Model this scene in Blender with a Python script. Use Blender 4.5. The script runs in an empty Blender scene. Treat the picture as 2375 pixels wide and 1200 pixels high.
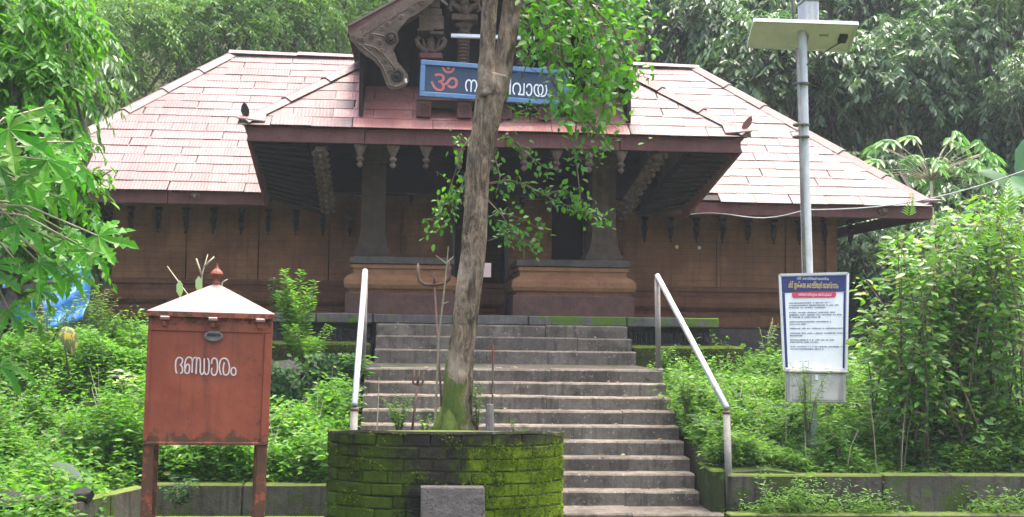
import bpy, bmesh, math, random
import numpy as np
from mathutils import Vector, Matrix

random.seed(7)
RNG = np.random.default_rng(11)
S = bpy.context.scene
COL = S.collection
PI = math.pi

# ------------------------------------------------------------------ camera
FOCAL, PITCH, YAW, ROLL = 2800.0, math.radians(3.05), math.radians(4.35), 0.0135
CAM = np.array([0.0, 0.0, 2.1])
_fw = np.array([math.sin(YAW) * math.cos(PITCH), math.cos(YAW) * math.cos(PITCH), math.sin(PITCH)])
_r0 = np.array([math.cos(YAW), -math.sin(YAW), 0.0])
_u0 = np.cross(_r0, _fw)
_rt = _r0 * math.cos(ROLL) + _u0 * math.sin(ROLL)
_up = -_r0 * math.sin(ROLL) + _u0 * math.cos(ROLL)


def at(x, y, Y):
    """the point at distance Y in front of the photographer that the photograph shows at (x, y)"""
    d = _fw * FOCAL + _rt * (x - 1187.5) + _up * (600 - y)
    return CAM + d * (Y / d[1])


cam = bpy.data.cameras.new('camera')
cam.lens = FOCAL / 2375 * 36
cam.sensor_width = 36
cam.clip_start = 0.1
cam.clip_end = 600
co = bpy.data.objects.new('camera', cam)
COL.objects.link(co)
co.matrix_world = Matrix(((_rt[0], _up[0], -_fw[0], CAM[0]), (_rt[1], _up[1], -_fw[1], CAM[1]),
                          (_rt[2], _up[2], -_fw[2], CAM[2]), (0, 0, 0, 1)))
S.camera = co

# ------------------------------------------------------------------ light
SUN_EL, SUN_AZ = 80.0, 70.0          # azimuth from +Y (behind the temple) towards +X
w = bpy.data.worlds.new('World')
S.world = w
w.use_nodes = True
nt = w.node_tree
bg = nt.nodes['Background']
sky = nt.nodes.new('ShaderNodeTexSky')
sky.sky_type = 'NISHITA'
sky.sun_disc = False
sky.sun_elevation = math.radians(SUN_EL)
sky.sun_rotation = math.radians(SUN_AZ)
sky.air_density = 1.0
sky.dust_density = 6.0
nt.links.new(sky.outputs[0], bg.inputs[0])
bg.inputs[1].default_value = 0.115
sun = bpy.data.lights.new('sun', 'SUN')
sun.energy = 1.5
sun.angle = math.radians(28)
sun.color = (1.0, 0.93, 0.83)
so = bpy.data.objects.new('sun', sun)
COL.objects.link(so)
_e, _a = math.radians(SUN_EL), math.radians(SUN_AZ)
so.rotation_euler = Vector((math.sin(_a) * math.cos(_e), math.cos(_a) * math.cos(_e), math.sin(_e))).to_track_quat('Z', 'Y').to_euler()
so.location = (0, 10, 40)
S.view_settings.view_transform = 'Standard'
S.view_settings.look = 'None'
S.view_settings.gamma = 1.0
S.view_settings.use_curve_mapping = False
S.view_settings.exposure = 2.78
S.cycles.max_bounces = 8
S.cycles.diffuse_bounces = 3
S.cycles.transmission_bounces = 4
S.cycles.sample_clamp_indirect = 6


# ------------------------------------------------------------------ helpers
def tag(o, label=None, cat=None, group=None, kind=None):
    if label: o['label'] = label
    if cat: o['category'] = cat
    if group: o['group'] = group
    if kind: o['kind'] = kind
    return o


def thing(name, loc, label, cat, group=None):
    o = bpy.data.objects.new(name, None)
    o.empty_display_size = 0.2
    COL.objects.link(o)
    o.location = [float(v) for v in loc]
    return tag(o, label, cat, group)


def root_loc(p):
    v = Vector((0, 0, 0))
    while p is not None:
        v += p.location
        p = p.parent
    return v


class MB:
    """collects shapes in world coordinates; build() links them as one mesh object"""

    def __init__(s):
        s.v, s.f = [], []

    def add(s, vs, fs):
        n = len(s.v)
        s.v += [tuple(float(c) for c in v) for v in vs]
        s.f += [[i + n for i in f] for f in fs]
        return s

    def box(s, x0, x1, y0, y1, z0, z1, b=0.0, j=0.0):
        if b <= 0:
            vs = [(x, y, z) for z in (z0, z1) for y in (y0, y1) for x in (x0, x1)]
            if j: vs = [tuple(c + random.uniform(-j, j) for c in v) for v in vs]
            return s.add(vs, [(0, 2, 3, 1), (4, 5, 7, 6), (0, 1, 5, 4), (1, 3, 7, 5), (3, 2, 6, 7), (2, 0, 4, 6)])
        bm = bmesh.new()
        bmesh.ops.create_cube(bm, size=1)
        for v in bm.verts:
            v.co = Vector(((x0 + x1) / 2 + v.co.x * (x1 - x0), (y0 + y1) / 2 + v.co.y * (y1 - y0), (z0 + z1) / 2 + v.co.z * (z1 - z0)))
            if j: v.co += Vector([random.uniform(-j, j) for _ in range(3)])
        bmesh.ops.bevel(bm, geom=bm.edges[:], offset=b, segments=1, affect='EDGES')
        s.bm(bm)
        return s

    def bm(s, bm):
        bm.verts.index_update()
        s.add([v.co for v in bm.verts], [[v.index for v in f.verts] for f in bm.faces])
        bm.free()
        return s

    def hexa(s, p):
        """p: 8 corner points ordered bottom 4 (ccw from below) then top 4"""
        return s.add(p, [(0, 3, 2, 1), (4, 5, 6, 7), (0, 1, 5, 4), (1, 2, 6, 5), (2, 3, 7, 6), (3, 0, 4, 7)])

    def prism(s, poly, ext):
        """poly: 3D points, ext: extrusion vector"""
        n = len(poly)
        e = np.array(ext, float)
        a = [np.array(p, float) for p in poly]
        b = [p + e for p in a]
        fs = [list(range(n))[::-1], list(range(n, 2 * n))]
        fs += [[i, (i + 1) % n, n + (i + 1) % n, n + i] for i in range(n)]
        return s.add(a + b, fs)

    def beam(s, a, b, w, h, up=(0, 0, 1)):
        a, b, up = np.array(a, float), np.array(b, float), np.array(up, float)
        d = b - a
        d /= np.linalg.norm(d)
        sd = np.cross(d, up)
        sd /= np.linalg.norm(sd)
        u = np.cross(sd, d)
        sd, u = sd * w / 2, u * h / 2
        return s.hexa([a - sd - u, a + sd - u, b + sd - u, b - sd - u, a - sd + u, a + sd + u, b + sd + u, b - sd + u])

    def tube(s, pts, radii, n=8, jit=0.0, cap=True, smooth=True):
        pts = [np.array(p, float) for p in pts]
        if not hasattr(radii, '__len__'): radii = [radii] * len(pts)
        base = len(s.v)
        prev = None
        for i, p in enumerate(pts):
            d = pts[min(i + 1, len(pts) - 1)] - pts[max(i - 1, 0)]
            d /= (np.linalg.norm(d) + 1e-9)
            if prev is None:
                ref = np.array([1.0, 0, 0]) if abs(d[0]) < .8 else np.array([0, 1.0, 0])
            else:
                ref = prev
            x = ref - d * ref.dot(d)
            x /= (np.linalg.norm(x) + 1e-9)
            prev = x
            y = np.cross(d, x)
            for k in range(n):
                a = 2 * PI * k / n
                r = radii[i] * (1 + (random.uniform(-jit, jit) if jit else 0))
                s.v.append(tuple(p + (x * math.cos(a) + y * math.sin(a)) * r))
        for i in range(len(pts) - 1):
            for k in range(n):
                a0, a1 = base + i * n + k, base + i * n + (k + 1) % n
                s.f.append([a0, a1, a1 + n, a0 + n])
        if cap:
            s.f.append([base + k for k in range(n)][::-1])
            s.f.append([base + (len(pts) - 1) * n + k for k in range(n)])
        return s

    def lathe(s, c, prof, n=14, axis='z'):
        """prof: (radius, height) pairs, bottom to top"""
        base = len(s.v)
        for r, z in prof:
            for k in range(n):
                a = 2 * PI * k / n
                if axis == 'z': s.v.append((c[0] + r * math.cos(a), c[1] + r * math.sin(a), c[2] + z))
                else: s.v.append((c[0] + r * math.cos(a), c[1] - z, c[2] + r * math.sin(a)))
        for i in range(len(prof) - 1):
            for k in range(n):
                a0, a1 = base + i * n + k, base + i * n + (k + 1) % n
                s.f.append([a0, a1, a1 + n, a0 + n])
        s.f.append([base + k for k in range(n)][::-1])
        s.f.append([base + (len(prof) - 1) * n + k for k in range(n)])
        return s

    def ring(s, x0, x1, y0, y1, prof):
        """a stacked rectangular block: prof is (outward offset, z) bottom to top, corners mitred"""
        base = len(s.v)
        for d, z in prof:
            s.v += [(x0 - d, y0 - d, z), (x1 + d, y0 - d, z), (x1 + d, y1 + d, z), (x0 - d, y1 + d, z)]
        for i in range(len(prof) - 1):
            for k in range(4):
                a0, a1 = base + i * 4 + k, base + i * 4 + (k + 1) % 4
                s.f.append([a0, a1, a1 + 4, a0 + 4])
        s.f.append([base + k for k in (3, 2, 1, 0)])
        e = base + (len(prof) - 1) * 4
        s.f.append([e, e + 1, e + 2, e + 3])
        return s

    def mesh(s, name, mat, off=(0, 0, 0), smooth=False):
        me = bpy.data.meshes.new(name)
        ox, oy, oz = off
        me.from_pydata([(x - ox, y - oy, z - oz) for x, y, z in s.v], [], s.f)
        me.update()
        bm = bmesh.new()
        bm.from_mesh(me)
        bmesh.ops.recalc_face_normals(bm, faces=bm.faces[:])
        bm.to_mesh(me)
        bm.free()
        if mat: me.materials.append(mat)
        if smooth:
            me.polygons.foreach_set('use_smooth', [True] * len(me.polygons))
        return me

    def build(s, name, mat, parent=None, smooth=False, kind=None):
        off = root_loc(parent) if parent else (0, 0, 0)
        o = bpy.data.objects.new(name, s.mesh(name, mat, off, smooth))
        COL.objects.link(o)
        if parent: o.parent = parent
        if kind: o['kind'] = kind
        return o


def inst(name, me, parent, M):
    """a part that shares mesh data; M is its world matrix while the thing stands unrotated"""
    o = bpy.data.objects.new(name, me)
    COL.objects.link(o)
    if parent:
        o.parent = parent
        M = Matrix.Translation(-root_loc(parent)) @ M
    o.matrix_basis = M
    return o


def text_mb(body, x0, x1, z0, z1, y, ext=0.004, res=2, keep=True):
    """lettering standing in the plane y, facing the viewer, fitted to the rectangle"""
    c = bpy.data.curves.new('lettering', 'FONT')
    c.body = body
    c.resolution_u = res
    o = bpy.data.objects.new('lettering', c)
    COL.objects.link(o)
    bpy.context.view_layer.update()
    me = bpy.data.meshes.new_from_object(o.evaluated_get(bpy.context.evaluated_depsgraph_get()))
    bpy.data.objects.remove(o)
    bpy.data.curves.remove(c)
    V = np.array([v.co[:] for v in me.vertices])
    F = [list(p.vertices) for p in me.polygons]
    bpy.data.meshes.remove(me)
    lo, hi = V.min(0), V.max(0)
    X = x0 + (V[:, 0] - lo[0]) / (hi[0] - lo[0]) * (x1 - x0)
    Z = z0 + (V[:, 1] - lo[1]) / (hi[1] - lo[1]) * (z1 - z0)
    m = MB()
    m.add(np.stack([X, np.full(len(X), y), Z], 1), F)
    return m


def ribbon(m, pts, wid, y, ext=0.004):
    """a brush stroke of even width through 2D points (x, z) in the plane y"""
    P = np.array(pts, float)
    Q = []                       # round the corners off
    for i in range(len(P) - 1):
        a, b = P[max(i - 1, 0)], P[min(i + 2, len(P) - 1)]
        for t in np.linspace(0, 1, 5)[:-1]:
            t2, t3 = t * t, t * t * t
            Q.append(.5 * ((2 * P[i]) + (P[i + 1] - a) * t + (2 * a - 5 * P[i] + 4 * P[i + 1] - b) * t2 + (3 * P[i] - a - 3 * P[i + 1] + b) * t3))
    Q.append(P[-1])
    Q = np.array(Q)
    T = np.gradient(Q, axis=0)
    T /= np.linalg.norm(T, axis=1)[:, None] + 1e-9
    N = np.stack([-T[:, 1], T[:, 0]], 1) * wid / 2
    L, R = Q + N, Q - N
    vs, fs = [], []
    for l, r in zip(L, R):
        vs += [(l[0], y, l[1]), (r[0], y, r[1]), (l[0], y + ext, l[1]), (r[0], y + ext, r[1])]
    for i in range(len(Q) - 1):
        a, b = i * 4, i * 4 + 4
        fs += [(a, a + 1, b + 1, b), (a, b, b + 2, a + 2), (a + 1, a + 3, b + 3, b + 1)]
    return m.add(vs, fs)


# ------------------------------------------------------------------ materials
class Nodes:
    def __init__(s, name):
        s.m = bpy.data.materials.new(name)
        s.m.use_nodes = True
        s.t = s.m.node_tree
        s.t.nodes.clear()
        s.out = s.n('ShaderNodeOutputMaterial')
        s.geo = s.n('ShaderNodeNewGeometry')
        s.pos = s.geo.outputs['Position']

    def n(s, k, **kw):
        nd = s.t.nodes.new(k)
        for a, b in kw.items(): setattr(nd, a, b)
        return nd

    def l(s, a, b):
        if isinstance(a, (int, float)): b.default_value = a
        elif isinstance(a, tuple): b.default_value = a if len(a) == 4 or b.type == 'VECTOR' else (*a, 1)
        else: s.t.links.new(a, b)

    def noise(s, scale, detail=4, rough=.6, vec=None, dist=0.0):
        nd = s.n('ShaderNodeTexNoise')
        nd.inputs['Scale'].default_value = scale
        nd.inputs['Detail'].default_value = detail
        nd.inputs['Roughness'].default_value = rough
        nd.inputs['Distortion'].default_value = dist
        s.l(vec if vec is not None else s.pos, nd.inputs['Vector'])
        return nd.outputs['Fac']

    def math(s, op, a, b=0.0, c=None, clamp=False):
        nd = s.n('ShaderNodeMath', operation=op, use_clamp=clamp)
        s.l(a, nd.inputs[0])
        s.l(b, nd.inputs[1])
        if c is not None: s.l(c, nd.inputs[2])
        return nd.outputs[0]

    def step(s, v, lo, hi):
        nd = s.n('ShaderNodeMapRange', interpolation_type='SMOOTHSTEP')
        s.l(v, nd.inputs[0])
        nd.inputs[1].default_value, nd.inputs[2].default_value = lo, hi
        return nd.outputs[0]

    def mix(s, f, a, b, mode='MIX'):
        nd = s.n('ShaderNodeMix', data_type='RGBA', blend_type=mode)
        s.l(f, nd.inputs[0])
        s.l(a, nd.inputs[6])
        s.l(b, nd.inputs[7])
        return nd.outputs[2]

    def ramp(s, f, stops):
        nd = s.n('ShaderNodeValToRGB')
        el = nd.color_ramp.elements
        while len(el) < len(stops): el.new(0.5)
        for e, (p, c) in zip(el, stops):
            e.position = p
            e.color = (*c, 1)
        s.l(f, nd.inputs[0])
        return nd.outputs[0]

    def scaled(s, v):
        nd = s.n('ShaderNodeMapping')
        nd.inputs['Scale'].default_value = v
        s.l(s.pos, nd.inputs['Vector'])
        return nd.outputs[0]

    def bump(s, h, st, dist=.02, prev=None):
        nd = s.n('ShaderNodeBump')
        nd.inputs['Strength'].default_value = st
        nd.inputs['Distance'].default_value = dist
        s.l(h, nd.inputs['Height'])
        if prev is not None: s.l(prev, nd.inputs['Normal'])
        return nd.outputs[0]

    def pbr(s, col, rough=.8, spec=.3, metal=0.0, normal=None):
        nd = s.n('ShaderNodeBsdfPrincipled')
        s.l(col, nd.inputs['Base Color'])
        s.l(rough, nd.inputs['Roughness'])
        s.l(spec, nd.inputs['Specular IOR Level'])
        s.l(metal, nd.inputs['Metallic'])
        if normal is not None: s.l(normal, nd.inputs['Normal'])
        s.t.links.new(nd.outputs[0], s.out.inputs[0])
        return nd


def rough_mat(name, c1, c2, c3=None, scale=3.0, rough=.85, spec=.25, bump=.5, bscale=45, layers=(), var=.25, metal=0.0, streak=0.0, bdist=.012, topmoss=None):
    """weathered surface: two noises between three colours, stains or moss in layers (scale, lo, hi, colour[, stretch])"""
    k = Nodes(name)
    a = k.noise(scale, 6, .65)
    b = k.noise(scale * 6.3, 5, .7)
    col = k.mix(k.step(a, .35, .65), c1, c2)
    col = k.mix(k.math('MULTIPLY', k.step(b, .5, .75), .6), col, c3 or tuple(x * .55 for x in c1))
    if streak:
        st = k.noise(1.0, 4, .6, vec=k.scaled((14, 14, .8)))
        col = k.mix(k.math('MULTIPLY', k.step(st, .48, .7), streak), col, tuple(x * .4 for x in c1))
    for L in layers:
        f = k.noise(L[0], 6, .7, vec=k.scaled(L[4]) if len(L) > 4 else None)
        col = k.mix(k.step(f, L[1], L[2]), col, k.mix(k.noise(60, 2), tuple(x * .6 for x in L[3]), tuple(x * 1.4 for x in L[3])))
    if topmoss:
        sp = k.n('ShaderNodeSeparateXYZ')
        k.l(k.geo.outputs['Normal'], sp.inputs[0])
        f = k.math('MULTIPLY', k.step(sp.outputs[2], .4, .8), k.step(k.noise(3.3, 5, .7), .36, .5))
        col = k.mix(f, col, k.mix(k.noise(50, 3), tuple(x * .6 for x in topmoss), tuple(x * 1.4 for x in topmoss)))
    if var:
        r = k.n('ShaderNodeObjectInfo').outputs['Random']
        col = k.mix(1.0, col, k.ramp(r, [(0, (1 - var,) * 3), (1, (1 + var * .6,) * 3)]), 'MULTIPLY')
    nb = k.bump(k.noise(bscale, 5, .75), bump, bdist)
    nb = k.bump(a, bump * .6, .05, nb)
    k.pbr(col, rough, spec, metal, nb)
    return k.m


def leaf_mat(name, cols, trans=.5, tcol=None, rough=.5, spec=.35, tint=.0):
    """leaf blades: each blade takes its own tone; light passes through"""
    k = Nodes(name)
    r = k.geo.outputs['Random Per Island']
    ob = k.n('ShaderNodeObjectInfo').outputs['Random']
    f = k.math('FRACT', k.math('ADD', r, k.math('MULTIPLY', ob, 3.7)))
    n = len(cols)
    col = k.ramp(f, [(i / (n - 1), c) for i, c in enumerate(cols)])
    big = k.noise(.9, 3, .5)
    col = k.mix(1.0, col, k.ramp(big, [(.3, (.8, .84, .85)), (.7, (1.2, 1.17, 1.1))]), 'MULTIPLY')
    p = k.pbr(col, rough, spec)
    t = k.n('ShaderNodeBsdfTranslucent')
    tc = k.mix(1.0, col, tcol or (1.35, 1.5, .55), 'MULTIPLY')
    k.l(tc, t.inputs[0])
    mx = k.n('ShaderNodeMixShader')
    mx.inputs[0].default_value = trans
    k.t.links.new(p.outputs[0], mx.inputs[1])
    k.t.links.new(t.outputs[0], mx.inputs[2])
    k.t.links.new(mx.outputs[0], k.out.inputs[0])
    return k.m


MOSS = (.075, .13, .012)
MAT = {}
MAT['step'] = rough_mat('worn_granite', (0.08158, 0.06732, 0.05192), (0.1376, 0.1158, 0.09108), (0.02651, 0.02178, 0.01639), 2.0, .8, .3, .8, 60,
                        layers=[(.9, .50, .64, (0.0469, 0.03861, 0.02824)), (1.7, .57, .69, (0.02651, 0.03267, 0.01093)), (5.0, .56, .68, (0.05099, 0.04257, 0.03188)), (21.0, .58, .68, (0.2345, 0.2079, 0.173))], streak=.7)
MAT['landing'] = rough_mat('shaded_dirty_landing', (0.036, 0.0318, 0.0252), (0.054, 0.048, 0.0384), (0.018, 0.0156, 0.012), 2.0, .9, .2, .8, 40,  # dirt and moss, with the landing's shade mixed into a darker colour
                        layers=[(2.4, .50, .62, (0.0192, 0.027, 0.0072)), (12, .60, .70, (0.084, 0.078, 0.066))], streak=.4)
MAT['plinth'] = rough_mat('mossy_plinth_stone', (0.08438, 0.07598, 0.0675), (0.135, 0.1237, 0.1069), (0.03938, 0.03375, 0.03094), 3, .9, .2, .6, 50,
                          layers=[(1.6, .50, .60, MOSS)], streak=.3)
MAT['mossledge'] = rough_mat('mossy_ledge', (.030, .040, .010), (.022, .026, .010), (.018, .016, .011), 3, .95, .1, 1.0, 30,
                             layers=[(4, .52, .64, (.050, .075, .010)), (9, .58, .68, (.03, .026, .018))], topmoss=(.06, .09, .012))
MAT['frieze'] = rough_mat('dark_frieze_stone', (0.027, 0.024, 0.0222), (0.042, 0.0372, 0.033), None, 6, .9, .2, 1.0, 22)
MAT['concrete'] = rough_mat('old_mossy_concrete', (0.0493, 0.0435, 0.0319), (0.0899, 0.07975, 0.06235), (0.0203, 0.01885, 0.01305), 2.4, .92, .2, .9, 40,
                        layers=[(1.2, .50, .66, (0.0203, 0.0203, 0.01305)), (2.2, .50, .64, (0.0377, 0.058, 0.0087)), (7, .57, .70, (0.0522, 0.0812, 0.01015)), (14, .64, .72, (0.1595, 0.145, 0.1232))], streak=.7, topmoss=(0.07975, 0.1087, 0.0174))
MAT['laterite'] = rough_mat('brown_laterite', (0.1012, 0.03921, 0.01771), (0.1328, 0.05566, 0.02656), (0.04427, 0.02024, 0.01265), 2.0, .9, .2, .6, 55,
                            layers=[(1.1, .60, .76, (0.04427, 0.0253, 0.01644))], streak=.35, var=.15)
MAT['orange'] = rough_mat('ochre_laterite', (0.1983, 0.08844, 0.04043), (0.2518, 0.1195, 0.05629), (0.09982, 0.04919, 0.03039), 3.0, .9, .2, .8, 45,
                          layers=[(1.8, .6, .75, (0.08834, 0.05833, 0.04179))], var=.12)
MAT['plum'] = rough_mat('plum_laterite', (0.07477, 0.03932, 0.02901), (0.1045, 0.05301, 0.03776), (0.04017, 0.02498, 0.01929), 3.5, .9, .2, .7, 45, layers=[(1.5, .62, .72, (0.05114, 0.04427, 0.03188))], var=.15)
MAT['slate'] = rough_mat('grey_granite', (0.063, 0.05, 0.03906), (0.0903, 0.072, 0.0558), (0.0315, 0.025, 0.01953), 4, .85, .25, .5, 60, streak=.3)
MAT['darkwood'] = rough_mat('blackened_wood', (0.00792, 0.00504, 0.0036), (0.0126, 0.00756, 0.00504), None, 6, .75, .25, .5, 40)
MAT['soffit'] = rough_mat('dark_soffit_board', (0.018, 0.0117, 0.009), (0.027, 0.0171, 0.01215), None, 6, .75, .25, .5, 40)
MAT['carved'] = rough_mat('weathered_carved_wood', (0.09269, 0.05918, 0.04278), (0.1497, 0.09982, 0.07487), (0.03565, 0.02282, 0.01782), 7, .85, .2, 1.0, 30, streak=.3)
MAT['barge'] = rough_mat('grey_brown_teak', (0.08436, 0.0581, 0.04139), (0.1285, 0.09266, 0.06879), (0.04004, 0.02571, 0.02094), 4, .85, .2, .8, 35, streak=.4, var=.0)
MAT['fascia'] = rough_mat('red_oxide_board', (0.1054, 0.03224, 0.0279), (0.1364, 0.0465, 0.03844), (0.0527, 0.01984, 0.0186), 4, .6, .3, .4, 50, streak=.25, var=.1)
MAT['pillar'] = rough_mat('dark_stone_pillar', (0.0462, 0.03, 0.01848), (0.0682, 0.046, 0.02904), (0.0242, 0.016, 0.01056), 5, .85, .25, .6, 45, streak=.4)
MAT['redpaint'] = rough_mat('faded_red_paint', (.155, .031, .014), (.195, .043, .019), (.09, .020, .012), 2.6, .55, .35, .35, 70,
                            layers=[(2.0, .56, .76, (.10, .020, .018)), (1.2, .60, .74, (.165, .055, .030), (5, 5, .6)), (22, .64, .72, (.055, .022, .014)), (6, .66, .72, (.075, .026, .014), (6, 6, 1.5))], streak=.4, var=.0)
MAT['rail'] = rough_mat('galvanised_pipe', (.40, .40, .40), (.50, .50, .51), (.24, .21, .19), 6, .45, .5, .3, 60, metal=.55, var=.05, layers=[(18, .60, .70, (.16, .10, .07)), (3, .58, .72, (.30, .27, .24))])
MAT['post'] = rough_mat('grey_painted_post', (0.16, 0.144, 0.124), (0.232, 0.212, 0.188), (0.104, 0.084, 0.068), 6, .6, .3, .3, 50, streak=.4, var=.1)
MAT['pole'] = rough_mat('white_grey_pole', (0.414, 0.414, 0.405), (0.522, 0.513, 0.495), (0.324, 0.297, 0.27), 4, .5, .35, .2, 50, streak=.3, var=.05)
MAT['panelback'] = rough_mat('grey_panel_back', (0.6, 0.5405, 0.585), (0.66, 0.5922, 0.64), (0.5, 0.4418, 0.46), 3, .6, .3, .2, 50, var=.0)
MAT['alu'] = rough_mat('aluminium_frame', (.55, .54, .52), (.62, .61, .60), (.40, .36, .32), 5, .45, .5, .15, 50, metal=.4)
MAT['cell'] = rough_mat('solar_cell', (.015, .018, .04), (.02, .025, .055), None, 5, .2, .5, .02, 50)
MAT['black'] = rough_mat('black_plastic', (.02, .02, .02), (.03, .03, .03), None, 5, .6, .3, .2, 50)
MAT['cabinet'] = rough_mat('dirty_grey_cabinet', (0.336, 0.312, 0.272), (0.416, 0.392, 0.352), (0.208, 0.168, 0.136), 3.5, .6, .3, .3, 50, streak=.65, var=.0,
                           layers=[(4, .66, .76, (0.224, 0.12, 0.072))])
MAT['rust'] = rough_mat('rusty_iron', (.085, .052, .04), (.13, .08, .06), (.05, .035, .03), 14, .85, .25, .6, 60)
MAT['iron'] = rough_mat('grey_iron', (.11, .095, .085), (.16, .14, .125), (.06, .05, .045), 14, .7, .35, .5, 60)
MAT['bluelight'] = rough_mat('light_blue_paint', (0.0672, 0.144, 0.264), (0.0864, 0.1728, 0.2976), (0.048, 0.1056, 0.2112), 5, .55, .3, .2, 50, var=.0)
MAT['bluedark'] = rough_mat('slate_blue_paint', (0.0216, 0.0408, 0.0744), (0.0264, 0.048, 0.084), (0.0168, 0.0312, 0.0576), 5, .55, .3, .2, 50, var=.0)
MAT['ompaint'] = rough_mat('salmon_paint', (0.3952, 0.09563, 0.07013), (0.4462, 0.1339, 0.102), (0.3506, 0.08288, 0.05738), 8, .55, .3, .2, 50, var=.0)
MAT['white'] = rough_mat('white_paint', (0.629, 0.629, 0.629), (0.68, 0.68, 0.68), (0.561, 0.544, 0.527), 8, .5, .3, .15, 50, var=.0)
MAT['dimwhite'] = rough_mat('faded_white_lettering', (0.448, 0.376, 0.352), (0.512, 0.456, 0.432), (0.352, 0.264, 0.24), 14, .6, .3, .15, 50, var=.0)
MAT['navy'] = rough_mat('navy_print', (0.0176, 0.0216, 0.104), (0.0224, 0.0272, 0.12), (0.016, 0.0192, 0.088), 5, .45, .35, .1, 50, var=.0)
MAT['yellow'] = rough_mat('yellow_print', (.62, .48, .10), (.70, .56, .15), (.5, .4, .1), 8, .5, .3, .1, 50, var=.0)
MAT['crimson'] = rough_mat('red_print', (0.44, 0.036, 0.068), (0.48, 0.044, 0.08), (0.4, 0.032, 0.056), 8, .5, .3, .1, 50, var=.0)
MAT['greyink'] = rough_mat('grey_print', (.22, .22, .27), (.28, .28, .33), (.2, .2, .25), 8, .5, .3, .1, 50, var=.0)
MAT['soil'] = rough_mat('damp_soil', (0.0315, 0.0224, 0.014), (0.049, 0.035, 0.0224), (0.0175, 0.014, 0.0084), 3, .95, .1, .9, 18, layers=[(1.2, .5, .62, (0.0245, 0.042, 0.0084))], var=0)
MAT['floor'] = rough_mat('forest_floor', (.040, .032, .020), (.055, .048, .026), (.022, .018, .010), .8, .95, .1, 1.0, 6,
                         layers=[(.5, .40, .58, (.030, .055, .012)), (3, .52, .62, (.04, .075, .014))], var=0)
MAT['rock'] = rough_mat('dark_wet_rock', (0.01103, 0.01029, 0.00882), (0.0196, 0.01813, 0.01519), (0.0049, 0.0049, 0.004165), 2.5, .8, .3, 1.0, 14, layers=[(3, .58, .68, (0.01103, 0.01837, 0.00343))])
MAT['granite'] = rough_mat('speckled_granite', (0.06048, 0.05443, 0.0504), (0.08064, 0.07258, 0.06854), (0.02016, 0.01814, 0.01734), 9, .85, .25, .8, 60,
                           layers=[(38, .58, .64, (0.01814, 0.01693, 0.01613)), (26, .64, .68, (0.1371, 0.1331, 0.1331))], var=0)
MAT['tarp'] = rough_mat('blue_tarpaulin', (0.02869, 0.1402, 0.3952), (0.04462, 0.1913, 0.459), (0.01912, 0.09563, 0.2869), 3, .45, .4, .4, 12, var=0)
MAT['pinkwall'] = rough_mat('pale_pink_plaster', (.72, .58, .55), (.78, .66, .62), (.6, .5, .47), 3, .8, .2, .2, 30, var=0)
MAT['wire'] = rough_mat('grey_wire', (.42, .41, .40), (.5, .48, .46), None, 5, .6, .3, .1, 30)
MAT['twig'] = rough_mat('brown_twig', (.11, .085, .055), (.17, .135, .09), None, 10, .9, .15, .5, 40)
MAT['drytwig'] = rough_mat('dry_twig', (.25, .22, .15), (.33, .29, .2), None, 10, .9, .15, .4, 40)
MAT['bgtrunk'] = rough_mat('grey_bark', (.085, .07, .055), (.15, .125, .10), (.04, .035, .028), 5, .95, .15, .9, 14)


def roof_mat():
    """oxide-red painted sheet bleached unevenly, sooty at the laps"""
    k = Nodes('weathered_red_sheet')
    a = k.noise(.7, 5, .6)
    b = k.noise(16, 5, .7)
    st = k.noise(1.0, 4, .65, vec=k.scaled((9, 1.2, 1.2)))
    col = k.mix(k.step(a, .30, .70), (0.1083, 0.0618, 0.05709), (0.1393, 0.0893, 0.08427))
    col = k.mix(k.math('MULTIPLY', k.step(st, .42, .72), .6), col, (0.1741, 0.1236, 0.1182))
    col = k.mix(k.math('MULTIPLY', k.step(b, .52, .72), .4), col, (0.06964, 0.03846, 0.03398))
    col = k.mix(k.math('MULTIPLY', k.step(k.noise(3.1, 6, .7), .58, .74), .5), col, (0.06036, 0.03777, 0.03262))
    run = k.noise(1.0, 5, .7, vec=k.scaled((5, .7, .7)))
    col = k.mix(k.math('MULTIPLY', k.step(run, .52, .72), .55), col, (0.08125, 0.04532, 0.04078))
    r = k.n('ShaderNodeObjectInfo').outputs['Random']
    col = k.mix(1.0, col, k.ramp(r, [(0, (.92, .91, .91)), (1, (1.06, 1.06, 1.06))]), 'MULTIPLY')
    nb = k.bump(k.noise(40, 4, .7), .3, .01)
    rr = k.math('MULTIPLY_ADD', b, .3, .42)
    k.pbr(col, rr, .3, 0.0, nb)
    return k.m


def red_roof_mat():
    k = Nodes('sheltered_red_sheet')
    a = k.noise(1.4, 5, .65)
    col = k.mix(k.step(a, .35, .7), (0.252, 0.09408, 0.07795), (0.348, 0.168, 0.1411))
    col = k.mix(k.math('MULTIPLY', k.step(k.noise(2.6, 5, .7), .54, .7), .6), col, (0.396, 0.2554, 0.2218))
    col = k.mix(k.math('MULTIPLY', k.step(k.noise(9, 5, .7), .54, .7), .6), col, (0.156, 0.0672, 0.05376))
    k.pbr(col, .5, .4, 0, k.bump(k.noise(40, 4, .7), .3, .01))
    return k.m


MAT['roof'] = roof_mat()
MAT['redroof'] = red_roof_mat()


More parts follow.
